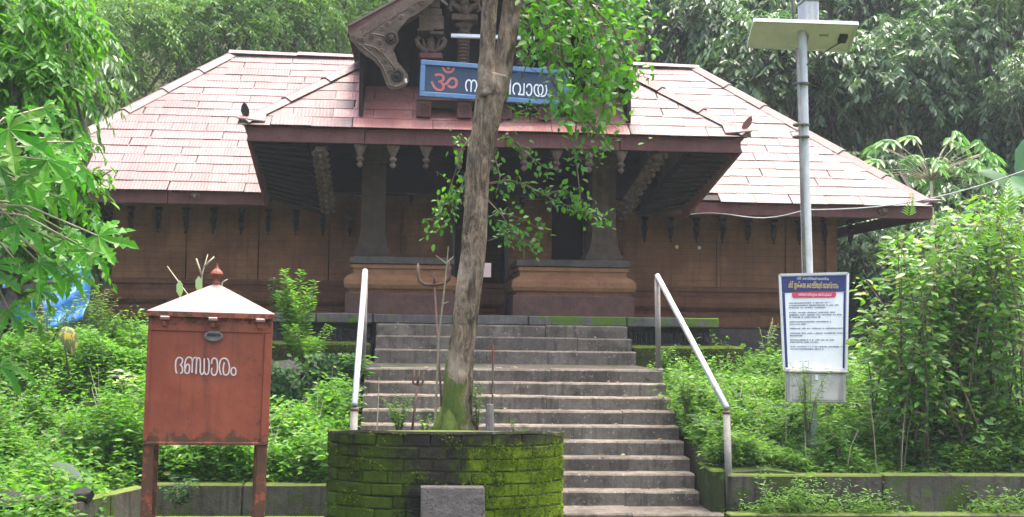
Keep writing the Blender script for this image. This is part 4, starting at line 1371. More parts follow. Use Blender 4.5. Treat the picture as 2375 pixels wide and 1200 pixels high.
t = thing('retaining_wall', (3.5, 13.6, -.3), 'low mossy concrete retaining wall right of the steps', 'wall', 'low retaining walls')
xs = [3.51, 5.3, 7.4, 9.6, 12.0]
for a, b in zip(xs[:-1], xs[1:]):
    MB().box(a + .003, b - .003, 13.50 + random.uniform(-.006, .006), 13.75, -.3, .425 + random.uniform(-.01, .01), .018, .008).build('wall_section', G['concrete'], t)
t = thing('retaining_wall', (-3, 13.6, -.3), 'dark low retaining wall behind the donation box legs', 'wall', 'low retaining walls')
xs = [-2.95, -1.9, -.82]
for a, b in zip(xs[:-1], xs[1:]):
    MB().box(a + .003, b - .003, 13.50, 13.75, -.3, .29 + random.uniform(-.01, .01), .018, .008).build('wall_section', G['concrete'], t)
t = thing('retaining_wall', (-3.2, 13.0, -.3), 'slanting grey retaining wall at the lower left corner', 'wall', 'low retaining walls')
pa, pb = at(335, 1132, 12.6), at(70, 1192, 10.6)
for i in range(3):
    u, v = pa + (pb - pa) * i / 3, pa + (pb - pa) * (i + .985) / 3
    u, v = u.copy(), v.copy()
    m = MB()
    for q in (u, v): pass
    th = np.array([-.12, .2, 0])
    m.hexa([(u[0], u[1], -.3), (v[0], v[1], -.3), (v[0] + th[0], v[1] + th[1], -.3), (u[0] + th[0], u[1] + th[1], -.3),
            (u[0], u[1], u[2]), (v[0], v[1], v[2]), (v[0] + th[0], v[1] + th[1], v[2]), (u[0] + th[0], u[1] + th[1], u[2])])
    m.build('wall_section', G['concrete'], t)


def boulder(c, r, seed, mat='rock'):
    bm = bmesh.new()
    bmesh.ops.create_icosphere(bm, subdivisions=3, radius=1)
    rg = np.random.default_rng(seed)
    dirs = rg.normal(size=(11, 3))
    dirs /= np.linalg.norm(dirs, axis=1)[:, None]
    lim = rg.uniform(.45, .8, 11)
    for v in bm.verts:
        p = np.array(v.co)
        for d, l in zip(dirs, lim):
            k = p.dot(d)
            if k > l: p = p - d * (k - l) * .9
        p += rg.normal(size=3) * .012
        v.co = Vector(p * np.array(r))
    m = MB().bm(bm)
    m.v = [(x + c[0], y + c[1], z + c[2]) for x, y, z in m.v]
    return m


for i, (px, py, Y, r, lab) in enumerate(((110, 1172, 10.9, (.24, .2, .10), 'dark angular rock at the lower left, topmost above the wall'),
                                         (22, 1165, 11.2, (.22, .2, .12), 'dark rock at the left edge among the weeds'),
                                         (190, 1150, 11.5, (.13, .15, .09), 'small dark rock under the broad greyish leaf'))):
    p = at(px, py, Y)
    o = boulder(p, r, 40 + i).build('rock', G['rock'])
    tag(o, lab, 'rock', 'rocks at the lower left')
# rocky bank left of the steps
t = thing('rock_bank', (-1.6, 16.2, .6), 'dark overgrown stone bank left of the steps', 'bank')
k = 0
for row in range(4):
    x = -3.4 + (row % 2) * .2
    while x < -.85:
        wd = random.uniform(.3, .55)
        boulder((x + wd / 2, 16.22 + row * .05, .72 + row * .235), (wd * .62, .2, .17), 100 + k).build('stone', G['rock'], t)
        x += wd
        k += 1
# upper left terrace ledge
o = MB().box(-6.5, -2.95, 18.62, 18.95, 1.2, 1.70, .03, .015).build('terrace_ledge', G['plinth'])
tag(o, 'mossy terrace ledge in front of the left wing', 'ledge')

# blue tarpaulin
m = MB()
a0, a1 = at(-30, 600, 19.3), at(215, 620, 19.3)
nx, nz = 26, 16
vs = []
rg = np.random.default_rng(5)
ph = rg.uniform(0, 6, 8)
for j in range(nz + 1):
    for i in range(nx + 1):
        u, v = i / nx, j / nz
        x = a0[0] + (a1[0] - a0[0]) * u
        z = a0[2] + .05 - v * 1.05 + .08 * math.sin(u * 9 + ph[0])
        y = 19.3 + .16 * math.sin(u * 14 + ph[1] + 2 * v) + .08 * math.sin(u * 31 + v * 9 + ph[2]) + .05 * math.sin(v * 17 + u * 6 + ph[3]) - v * .5
        vs.append((x, y, z))
m.add(vs, [(j * (nx + 1) + i, j * (nx + 1) + i + 1, (j + 1) * (nx + 1) + i + 1, (j + 1) * (nx + 1) + i) for j in range(nz) for i in range(nx)])
o = m.build('tarpaulin', G['tarp'], smooth=True)
tag(o, 'crumpled blue tarpaulin half hidden behind the left foliage', 'tarpaulin')
o.modifiers.new('thickness', 'SOLIDIFY').thickness = .006

# plaster wall glimpsed through the doorway
pc = at(1125, 625, 29.8)
o = MB().box(pc[0] - 1.2, pc[0] + 1.2, 29.8, 30.0, 1.2, pc[2] + .9, .01).build('courtyard_wall', G['pinkwall'])
tag(o, 'pale pink plaster wall glimpsed through the dark doorway', 'wall')

# cable from the eave past the lamp pole
A, B, Cc = at(1598, 498, 20.2), at(1868, 487, 16.5), at(2500, 350, 13.0)
pts = []
for t_ in np.linspace(0, 1, 14): pts.append(A + (B - A) * t_ - np.array([0, 0, .06 * math.sin(PI * t_)]) + np.array([0, 0, 0.05 * math.sin(PI * 2 * t_)]))
for t_ in np.linspace(0, 1, 14)[1:]: pts.append(B + (Cc - B) * t_ - np.array([0, 0, .20 * math.sin(PI * t_)]))
o = MB().tube(pts, .0085, 6).build('cable', G['wire'])
tag(o, 'thin grey cable sagging from the right eave past the lamp pole', 'cable')

# ------------------------------------------------------------------ tridents, rods and stump in the planter
zs = PT - .06


def trident(name, base, head, w, h, r, mat, lab, shape):
    t = thing(name, base, lab, 'trident')
    base, head = np.array(base), np.array(head)
    MB().tube([base - (0, 0, .1), head], r, 8).build('staff', G[mat], t, True)
    m = MB()
    d = (head - base) / np.linalg.norm(head - base)
    rt_ = np.array([1, 0, -d[0]])
    if shape == 'u':
        P_ = [(-.5, 1), (-.52, .5), (-.48, .22), (-.32, .05), (0, 0), (.32, .05), (.48, .22), (.52, .5), (.5, 1)]
        m.tube([head + rt_ * a * w + d * b * h for a, b in P_], [r * 1.0] + [r * 1.6] * 7 + [r * 1.0], 8)
        m.tube([head, head + d * h * .55], [r * 1.5, r], 8)
    else:
        for s in (-1, 1):
            m.tube([head + rt_ * a * w * s + d * b * h for a, b in ((0, 0), (.4, .08), (.52, .4), (.42, .75), (.5, 1.0))], [r, r * 1.2, r * 1.2, r, r * .4], 6)
        m.tube([head, head + d * h * 1.15], [r * 1.3, r * .4], 6)
    m.build('prongs', G[mat], t, True)


trident('trident', (*at(1030, 1000, 10.15)[:2], zs), at(1008, 662, 10.35), .26, .20, .009, 'rust', 'tall iron trident with wide curved prongs left of the trunk', 'u')
trident('trident', (*at(952, 1005, 9.95)[:2], zs), at(968, 893, 9.95), .085, .115, .010, 'rust', 'short rusty trident leaning among the weeds in the planter', 'v')
b0, b1 = at(1142, 1005, 9.95), at(1143, 805, 9.95)
t = thing('red_tipped_rod', (b0[0], 9.95, zs), 'thin upright rod with a red tip right of the trunk', 'rod')
MB().tube([(b0[0], 9.95, zs - .05), at(1143, 840, 9.95)], .008, 6).build('rod', G['twig'], t)
MB().tube([at(1143, 842, 9.95), at(1143, 815, 9.95), at(1143, 798, 9.95)], [.006, .009, .003], 6).build('tip', G['redpaint'], t)
p = at(1135, 990, 9.92)
m = MB().tube([(p[0], 9.92, zs - .05), (p[0] + .004, 9.92, zs + .1), at(1136, 938, 9.92)], [.036, .034, .031], 8, .08)
o = m.build('stump', G['iron'])
tag(o, 'short dark wooden stump beside the trunk in the planter', 'stump')
for px, h, lab in ((1008, 580, 'bare forked sapling stem left of the trunk'), (873, 935, 'thin dry stick at the left end of the planter')):
    b = at(px, 1000, 10.1 if h == 580 else 9.9)
    Y = b[1]
    t = thing('dry_sapling' if h == 580 else 'dry_stick', (b[0], Y, zs), lab, 'sapling' if h == 580 else 'stick')
    if h == 580:
        MB().tube([(b[0], Y, zs - .05), at(1018, 780, Y), at(1032, 660, Y), at(1040, 572, Y)], [.010, .008, .007, .004], 6).build('stem', G['drytwig'], t)
        for q in (((1036, 612), (1010, 592)), ((1036, 610), (1052, 595)), ((1027, 705), (1040, 700))):
            MB().tube([at(*q[0], Y), at(*q[1], Y)], [.006, .003], 5).build('twig', G['drytwig'], t)
    else:
        MB().tube([(b[0], Y, zs - .05), at(px + 4, h, Y), at(px + 6, h - 60, Y)], [.006, .005, .003], 5).build('stem', G['drytwig'], t)
# ------------------------------------------------------------------ foliage
SHAPES = {
    # points (along, across, lift), faces
    'fold': ([(0, 0, 0), (.45, .5, .07), (1, 0, -.08), (.45, -.5, .07)], [(0, 1, 2), (0, 2, 3)]),
    'oval': ([(0, 0, 0), (.25, .40, .05), (.62, .42, .04), (1, 0, -.12), (.62, -.42, .04), (.25, -.40, .05), (.5, 0, -.02)],
             [(0, 6, 1), (1, 6, 2), (2, 6, 3), (0, 5, 6), (5, 4, 6), (4, 3, 6)]),
    'long': ([(0, 0, 0), (.3, .5, .04), (.7, .38, -.02), (1, 0, -.16), (.7, -.38, -.02), (.3, -.5, .04)], [(0, 1, 2, 3), (0, 3, 4, 5)]),
}


class Leaves:
    clear = None

    def __init__(s): s.P, s.D, s.N, s.L, s.W = [], [], [], [], []

    def add(s, P, D, N, L, W):
        n = len(P)
        s.P.append(np.asarray(P, float)); s.D.append(np.asarray(D, float)); s.N.append(np.asarray(N, float))
        s.L.append(np.broadcast_to(np.asarray(L, float), (n,))); s.W.append(np.broadcast_to(np.asarray(W, float), (n,)))
        return s

    def arrays(s):
        P, D, N, L, W = (np.concatenate(a) for a in (s.P, s.D, s.N, s.L, s.W))
        if s.clear is not None:
            k = s.clear(P)
            P, D, N, L, W = P[k], D[k], N[k], L[k], W[k]
        D = D / (np.linalg.norm(D, axis=1)[:, None] + 1e-9)
        Sd = np.cross(D, N)
        Sd = Sd / (np.linalg.norm(Sd, axis=1)[:, None] + 1e-9)
        return P, D, Sd, np.cross(Sd, D), L, W

    def mesh(s, name, mat, shape='fold', off=(0, 0, 0), sel=None):
        P, D, Sd, N, L, W = s.arrays()
        if sel is not None: P, D, Sd, N, L, W = (a[sel] for a in (P, D, Sd, N, L, W))
        tv, tf = SHAPES[shape]
        n, k = len(P), len(tv)
        V = np.empty((n, k, 3))
        for i, (a, b, c) in enumerate(tv):
            V[:, i] = P + D * (a * L)[:, None] + Sd * (b * W)[:, None] + N * (c * L)[:, None]
        V = V.reshape(-1, 3) - np.array(off)
        loops = np.concatenate([np.array(f) for f in tf])
        sizes = np.array([len(f) for f in tf])
        LI = (loops[None, :] + (np.arange(n) * k)[:, None]).ravel()
        LT = np.tile(sizes, n)
        me = bpy.data.meshes.new(name)
        me.vertices.add(len(V))
        me.vertices.foreach_set('co', V.ravel().astype(np.float32))
        me.loops.add(len(LI))
        me.loops.foreach_set('vertex_index', LI.astype(np.int32))
        me.polygons.add(len(LT))
        me.polygons.foreach_set('loop_start', np.concatenate([[0], np.cumsum(LT)[:-1]]).astype(np.int32))
        me.update(calc_edges=True)
        me.validate()
        me.materials.append(mat)
        return me

    def build(s, name, mat, parent=None, shape='fold', sel=None, kind=None):
        off = root_loc(parent) if parent else (0, 0, 0)
        o = bpy.data.objects.new(name, s.mesh(name, mat, shape, off, sel))
        COL.objects.link(o)
        if parent: o.parent = parent
        if kind: o['kind'] = kind
        return o

    def pieces(s, mat, parent, shape, size, limit=300, face=None):
        """the blades that show largest become parts of their own sharing one blade mesh; the rest is joined foliage"""
        P, D, Sd, N, L, W = s.arrays()
        score = L * W * (.35 + np.abs(N @ (_fw))) * RNG.uniform(.6, 1, len(P))
        if face is not None: score = score * face(P)
        order = np.argsort(-score)
        top, rest = order[:limit], order[limit:]
        one = Leaves().add([(0, 0, 0)], [(1, 0, 0)], [(0, 0, 1)], 1.0, size).mesh('leaf', mat, shape)
        for i in top:
            k = W[i] / L[i] / size
            M = Matrix(((D[i][0] * L[i], -Sd[i][0] * L[i] * k, N[i][0] * L[i], P[i][0]), (D[i][1] * L[i], -Sd[i][1] * L[i] * k, N[i][1] * L[i], P[i][1]),
                        (D[i][2] * L[i], -Sd[i][2] * L[i] * k, N[i][2] * L[i], P[i][2]), (0, 0, 0, 1)))
            inst('leaf', one, parent, M)
        if len(rest): s.build('foliage', mat, parent, shape, rest, 'stuff')


def unit(n, rg=RNG):
    v = rg.normal(size=(n, 3))
    return v / np.linalg.norm(v, axis=1)[:, None]


Z3 = np.array([0, 0, 1.0])


def sprays(LV, B, A, length, n, ll, lw, droop=.4, hang=.3, spread=.9, rg=RNG):
    """n leaves along each twig: B bases, A directions"""
    S_ = len(B)
    A = A / (np.linalg.norm(A, axis=1)[:, None] + 1e-9)
    ln = np.broadcast_to(length, (S_,)) * rg.uniform(.7, 1.25, S_)
    t = np.tile(np.linspace(.12, 1, n), (S_, 1)) + rg.uniform(-.5 / n, .5 / n, (S_, n))
    P = B[:, None] + A[:, None] * (t * ln[:, None])[..., None] - Z3 * (droop * ln[:, None] * t ** 2)[..., None]
    side = np.cross(A, Z3)
    side /= np.linalg.norm(side, axis=1)[:, None] + 1e-9
    sg = np.where(np.arange(n) % 2, 1, -1) * 1.0
    D = A[:, None] * .55 + side[:, None] * (sg * spread)[None, :, None] - Z3 * (hang + droop * t)[..., None] + rg.normal(size=(S_, n, 3)) * .32
    N = Z3 + rg.normal(size=(S_, n, 3)) * .45 + A[:, None] * .25
    N = np.broadcast_to(N, D.shape)
    sc = rg.uniform(.65, 1.2, S_ * n)
    LV.add(P.reshape(-1, 3), D.reshape(-1, 3), N.reshape(-1, 3), ll * sc, lw * sc * rg.uniform(.85, 1.15, S_ * n))


def crown(LV, lobes, per, length, n, ll, lw, droop, hang, rg, inner=.35):
    """lobes: (centre, radius) of uneven clumps; twigs grow outward from shells inside each"""
    for c, r in lobes:
        k = max(3, int(per * r * r))
        u = unit(k, rg)
        u[:, 2] = np.where(u[:, 2] < -.35, -u[:, 2] * .6, u[:, 2])
        rad = r * (1 - inner * rg.uniform(0, 1, k) ** 1.6)
        B = np.array(c) + u * rad[:, None] * np.array([1, 1, .85])
        A = u * .8 + unit(k, rg) * .5 + np.array([0, 0, -.05])
        sprays(LV, B, A, length, n, ll, lw, droop, hang, .9, rg)


def limb_tree(base, lobes, r0, rg):
    """tapered trunk with one limb to each clump"""
    m = MB()
    b = np.array(base, float)
    top = np.mean([c for c, r in lobes], axis=0)
    fork = b + (top - b) * .5 + rg.normal(size=3) * .25
    m.tube([b - (0, 0, .3), b + (fork - b) * .5 + rg.normal(size=3) * .12, fork], [r0 * 1.2, r0 * .85, r0 * .65], 9, .06)
    for c, r in lobes:
        c = np.array(c)
        mid = fork + (c - fork) * .5 + rg.normal(size=3) * .25
        m.tube([fork, mid, c, c + (c - mid) * .35], [r0 * .55, r0 * .34, r0 * .18, r0 * .06], 7, .06)
    return m


# ---- forest on the hill behind
def lobe_set(rg, n, R, flat=.8):
    out = [((0, 0, 0), R * .62)]
    for i in range(n):
        a = 2 * PI * i / n + rg.uniform(-.4, .4)
        d = R * rg.uniform(.45, .75)
        out.append(((d * math.cos(a), d * math.sin(a), R * flat * rg.uniform(-.55, .65)), R * rg.uniform(.26, .46)))
    return out


KIND = {}


def crown_kind(key, seed, n, R, per, length, nl, ll, lw, droop, hang, mat, shape='fold'):
    rg = np.random.default_rng(seed)
    lob = lobe_set(rg, n, R)
    LV = Leaves()
    crown(LV, lob, per, length, nl, ll, lw, droop, hang, rg)
    KIND[key] = (LV.mesh('crown', G[mat], shape), lob)


crown_kind('fineA', 1, 9, 3.4, 95, .75, 15, .15, .045, .55, .35, 'leaf_bamboo')
crown_kind('fineB', 2, 11, 3.4, 95, .75, 15, .15, .045, .55, .35, 'leaf_bamboo')
crown_kind('darkA', 3, 10, 3.2, 55, .75, 14, .25, .10, .6, .6, 'leaf_dark', 'long')
crown_kind('darkB', 4, 12, 3.2, 55, .75, 14, .25, .10, .6, .6, 'leaf_dark', 'long')
crown_kind('paleA', 5, 10, 2.6, 50, .7, 13, .26, .085, .6, .7, 'leaf_pale', 'long')


def forest_tree(key, px, py, Y, s, rot, label, cat='tree', name='forest_tree', grp='trees on the slope behind the temple'):
    me, lob = KIND[key]
    c = at(px, py, Y)
    gz = ground_z(c[0], Y)
    t = thing(name, (c[0], Y, gz), label, cat, grp)
    h = c[2] - gz
    M = Matrix.Translation((c[0], Y, c[2])) @ Matrix.Rotation(rot, 4, 'Z') @ Matrix.Diagonal((s, s, s, 1))
    inst('crown', me, t, M)
    L2 = [(np.array(M @ Vector(cc)), r * s) for cc, r in lob]
    limb_tree((c[0], Y, gz), L2, .15 * s, np.random.default_rng(int(px + Y + 2000))).build('trunk', G['bgtrunk'], t, True)
    return t


FT = [('fineA', 300, 130, 33, 1.05, 0.3, 'fine leaved green tree rising behind the left end of the temple roof'),
      ('fineB', 560, 40, 35, 1.1, 1.9, 'fine leaved green tree above the left end of the ridge'),
      ('fineA', 790, 20, 36, 1.05, 3.6, 'fine leaved green tree just left of the carved gable'),
      ('fineB', 180, -30, 37, 1.15, 5.1, 'tall fine leaved tree above the left foreground foliage'),
      ('fineA', 430, -110, 41, 1.3, 2.4, 'high fine leaved tree farther up the slope at the upper left'),
      ('fineB', 690, -130, 42, 1.3, 4.4, 'high fine leaved tree farther up the slope left of the gable'),
      ('fineB', 60, 260, 31, .85, .9, 'low fine leaved tree beside the left end of the temple'),
      ('darkB', 1090, -20, 40, 1.2, .7, 'dark tree mostly hidden behind the carved gable'),
      ('darkA', 1390, -60, 38, 1.15, 2.2, 'dark tree behind the hanging green sprays right of the trunk'),
      ('darkA', 1580, 60, 34, .95, .4, 'dark drooping tree behind the right end of the ridge'),
      ('darkB', 1790, 190, 32, .95, 1.4, 'dark drooping tree behind the lamp pole'),
      ('paleA', 1690, -10, 36, 1.0, 2.8, 'pale leaved tree left of the solar panel'),
      ('darkA', 2030, 210, 31, .95, 3.3, 'dark tree with pale hanging leaves right of the lamp pole'),
      ('darkB', 1990, -40, 38, 1.2, 4.2, 'dark tree above and behind the solar panel'),
      ('darkA', 2260, 120, 35, 1.05, 5.2, 'darkest drooping tree at the upper right'),
      ('paleA', 2330, -40, 29, .62, 1.0, 'pale leaved branchy tree in the top right corner'),
      ('darkB', 2420, 300, 30, .9, .2, 'dark tree at the right edge behind the banana leaf'),
      ('paleA', 2440, 220, 27, .5, 2.0, 'small pale leaved tree at the right edge'),
      ('darkA', 2150, 470, 28.5, .7, .8, 'low dark tree beyond the right end of the temple'),
      ('darkB', 2000, 620, 27.5, .55, 2.8, 'low dark bush in shade beside the right end wall'),
      ('darkA', 2330, 620, 26, .7, 4.0, 'low dark bush behind the tall right shrub'),
      ('darkB', -40, 420, 28, .8, 1.0, 'dark tree in shade beyond the left end wall'),
      ('darkA', 130, 560, 26.5, .55, 3.0, 'low dark bush beside the left end wall'),
      ('darkA', 1500, -190, 46, 1.5, 1.2, 'tall dark tree highest on the slope behind the gable'),
      ('darkB', 1850, -200, 47, 1.5, 2.9, 'tall dark tree highest on the slope behind the lamp'),
      ('darkA', 2250, -180, 46, 1.5, .1, 'tall dark tree highest on the slope at the right'),
      ('fineA', 130, -210, 46, 1.5, 3.9, 'tall fine leaved tree highest on the slope at the left'),
      ('fineB', 900, -230, 48, 1.5, .5, 'tall fine leaved tree highest on the slope behind the gable')]
for f in FT: forest_tree(*f)

# ---- left foreground crown
rgL = np.random.default_rng(21)
LV = Leaves()
lob = []
for px, py, r, Y in ((50, 40, .62, 13.2), (150, 60, .40, 13.4), (30, 200, .55, 13.0), (130, 190, .40, 13.3), (80, 310, .36, 13.1), (20, 330, .42, 13.2), (150, 300, .22, 13.4), (90, 470, .40, 13.3), (20, 500, .45, 13.1), (170, 500, .24, 13.3), (-40, 120, .7, 13.2), (60, 400, .4, 13.3), (120, 400, .3, 13.2), (40, 590, .3, 13.4), (140, 590, .26, 13.4), (0, 660, .3, 13.3), (195, 430, .16, 13.3)):
    lob.append((at(px, py, Y), r))
crown(LV, lob, 280, .34, 11, .125, .046, .7, .5, rgL, .6)
t = thing('broadleaf_tree', (at(-160, 700, 13.2)[0], 13.2, .3), 'bright green leafy tree filling the upper left corner', 'tree')
LV.pieces(G['leaf_left'], t, 'long', .4, 300)
limb_tree((at(-160, 700, 13.2)[0], 13.2, .3), lob, .12, rgL).build('trunk', G['bgtrunk'], t, True)
# pale drooping sprays beside it
LV = Leaves()
lob = [(at(190, 150, 18), .5), (at(215, 215, 18.2), .4), (at(170, 270, 18), .38), (at(150, 110, 18.2), .45)]
crown(LV, lob, 110, .4, 10, .17, .05, .8, .8, rgL, .6)
b = at(120, 700, 18)
t = thing('pale_leaf_tree', (b[0], 18, 1.3), 'slim tree with pale drooping leaves behind the upper left foliage', 'tree')
LV.build('crown', G['leaf_pale'], t, 'long')
limb_tree((b[0], 18, 1.3), lob, .07, rgL).build('trunk', G['bgtrunk'], t, True)


# ---- lobed leaves of the left foreground plant
def lobed_mesh(nl=7, mat=None, droop=1.0, seed=1):
    """a deeply cut palm-shaped blade with toothed lobes folded along their ribs, about 1 m across, stalk at the origin, middle lobe along +X"""
    rg = np.random.default_rng(seed)
    m = MB()
    lift = lambda p: -.48 * droop * (p[0] ** 2 + p[1] ** 2) + .03 * math.sin(p[0] * 9 + seed) + .02 * math.sin(p[1] * 13)
    out = ((.26, .078), (.42, .092), (.50, .185), (.58, .10), (.68, .175), (.74, .078), (.84, .10))
    for i in range(nl):
        a = math.radians(-122 + 244 * i / (nl - 1) + rg.uniform(-5, 5))
        ln = .62 * (1 - .38 * (abs(i - (nl - 1) / 2) / ((nl - 1) / 2)) ** 1.3) * rg.uniform(.9, 1.08)
        d, sd = np.array([math.cos(a), math.sin(a)]), np.array([-math.sin(a), math.cos(a)])
        pt = lambda u, v, dz=0.0: (*(d * u * ln + sd * v * ln * 1.08), lift(d * u * ln + sd * v * ln) + dz)
        vs = [(0, 0, 0)] + [pt(u, -v, .035 * ln) for u, v in out] + [pt(1, 0, -.02)] + [pt(u, v, .035 * ln) for u, v in reversed(out)]
        ribs = [pt(.25, 0, -.012), pt(.52, 0, -.018), pt(.76, 0, -.02)]
        n = len(vs)
        vs += ribs
        r0, r1, r2 = n, n + 1, n + 2
        near = lambda k: r0 if k in (0, 1, n - 1) else r2 if k in (6, 7, 8, 9, 10) else r1
        fs = []
        for k in range(n):
            q = (k + 1) % n
            if near(k) == near(q): fs.append((k, q, near(k)))
            else: fs += [(k, q, near(k)), (q, near(q), near(k))]
        m.add(vs, fs)
    return m.mesh('leaf', mat)


def place_leaf(me, parent, p, d, nrm, size, name='leaf'):
    d = Vector(d).normalized()
    n = Vector(nrm)
    s = n.cross(d).normalized()
    n = d.cross(s)
    M = Matrix(((d[0], s[0], n[0], 0), (d[1], s[1], n[1], 0), (d[2], s[2], n[2], 0), (0, 0, 0, 1)))
    M = Matrix.Translation(Vector([float(x) for x in p])) @ M @ Matrix.Scale(size, 4)
    return inst(name, me, parent, M)


lms = [lobed_mesh(7, G['leaf_papaya'], d, 3 + i) for i, d in enumerate((.7, 1.1, 1.5))]
root = at(-130, 760, 8.7)
t = thing('lobed_leaf_tree', (root[0], 8.7, -.2), 'foreground plant at the left edge with big bright lobed leaves', 'plant')
stem_top = at(-90, 430, 8.7)
st = MB().tube([(root[0], 8.7, -.2), (root[0] + .03, 8.7, 1.2), stem_top, at(-70, 250, 8.7)], [.05, .045, .035, .02], 8, .05)
LF = [(228, 548, 8.4, (1, -.15, -.18), (.1, -.75, .65), .50), (205, 580, 8.6, (.8, -.3, -.75), (.4, -.7, .5), .40), (110, 372, 8.5, (.85, -.3, -.75), (.5, -.75, .45), .62),
      (20, 300, 8.4, (.9, -.2, -.45), (.2, -.85, .5), .66), (0, 385, 8.6, (.95, -.3, -.35), (.1, -.7, .7), .60), (60, 425, 8.8, (.6, -.4, -.9), (.5, -.7, .4), .5),
      (150, 555, 8.9, (.7, -.2, -.8), (.5, -.6, .6), .42), (40, 520, 8.6, (.8, -.4, -.6), (.3, -.6, .7), .5), (90, 610, 8.8, (.9, -.2, -.5), (.2, -.6, .75), .45), (-20, 620, 8.5, (.8, -.3, -.5), (.2, -.7, .7), .5),
      (20, 720, 8.7, (.6, -.5, -.7), (.3, -.7, .6), .40), (0, 850, 8.6, (.7, -.4, -.5), (.2, -.7, .7), .42), (170, 330, 9.0, (.6, -.3, -.6), (.4, -.7, .5), .34), (100, 250, 9.0, (.5, -.4, -.6), (.3, -.8, .5), .36)]
rgF = np.random.default_rng(3)
for i in range(16):                                  # more blades deeper in the plant
    x, y = rgF.uniform(-60, 170), rgF.uniform(300, 700)
    LF.append((x, y, rgF.uniform(8.9, 9.6), (rgF.uniform(.3, 1), rgF.uniform(-.6, .2), rgF.uniform(-1, -.2)), (rgF.uniform(.1, .6), -.7, .5), rgF.uniform(.28, .46)))
for i, (x, y, Y, d, n, s) in enumerate(LF):
    p = at(x, y, Y)
    place_leaf(lms[i % 3], t, p, d, n, s)
    a = np.array(stem_top) + np.array([0, 0, (p[2] - stem_top[2]) * .35])
    mid = (a + p) / 2 + np.array([0, 0, .09])
    st.tube([a, mid, p], [.011, .008, .006], 6)
st.build('stem', G['drytwig'], t, True)

# ---- the tree in the planter
tree = thing('planter_tree', (.33, 10.06, PT - .05), 'leaning forked tree growing from the brick planter with bright green sprays', 'tree')


def px_tube(m, pts, Y, k=14, jit=.05, extra=None):
    P_ = [at(x, y, Y if len(q) == 0 else q[0]) for x, y, w, *q in pts]
    R = [w * .44 * Y / FOCAL for x, y, w, *q in pts]
    PP, RR = [], []
    for i in range(len(P_) - 1):
        for t_ in np.linspace(0, 1, 9)[:-1]:
            PP.append(P_[i] * (1 - t_) + P_[i + 1] * t_)
            RR.append(R[i] * (1 - t_) + R[i + 1] * t_)
    PP.append(P_[-1]); RR.append(R[-1])
    # soften the corners
    A_ = np.array(PP)
    for _ in range(2): A_[1:-1] = (A_[:-2] + 2 * A_[1:-1] + A_[2:]) / 4
    base = len(m.v)
    m.tube(A_, RR, k, 0)
    for i in range(len(A_)):                        # long fissured ridges twisting slowly up the stem
        for j in range(k):
            a = 2 * PI * j / k
            f = 1 + jit * (math.sin(5 * a + i * .21) + .8 * math.sin(9 * a - i * .13 + 1) + .6 * math.sin(3 * a + i * .4 + 2)) + .35 * jit * random.uniform(-1, 1) + .5 * jit * math.sin(i * .9 + 2 * a)
            v = np.array(m.v[base + i * k + j])
            m.v[base + i * k + j] = tuple(A_[i] + (v - A_[i]) * f)
    return m


m = MB()
px_tube(m, [(1055, 1030, 104), (1057, 985, 90), (1062, 900, 76), (1069, 830, 69), (1080, 720, 67), (1096, 600, 66), (1104, 480, 63), (1111, 370, 62), (1127, 285, 70), (1139, 215, 78), (1146, 175, 74)], 10.06, 40, .036)
for a, b in ((-.16, -.02), (.14, -.05), (-.06, -.15), (.07, .14)):      # root flare
    c = np.array(at(1057, 985, 10.06))
    m.tube([(c[0] + a * 1.25, 10.06 + b, PT - .14), (c[0] + a * .75, 10.06 + b * .7, PT - .02), (c[0] + a * .3, 10.06 + b * .3, PT + .22)], [.07, .075, .05], 9, .06)
m.build('trunk', G['bark'], tree, True)
m = MB()
px_tube(m, [(1134, 225, 60), (1128, 165, 46), (1131, 90, 40), (1138, 0, 40), (1143, -120, 38), (1146, -260, 34)], 10.02, 30, .036)
m.build('limb', G['bark'], tree, True)
m = MB()
px_tube(m, [(1148, 228, 64), (1164, 160, 56), (1180, 70, 50), (1190, 0, 47), (1204, -120, 44), (1232, -260, 36)], 10.12, 30, .036)
m.build('limb', G['bark'], tree, True)

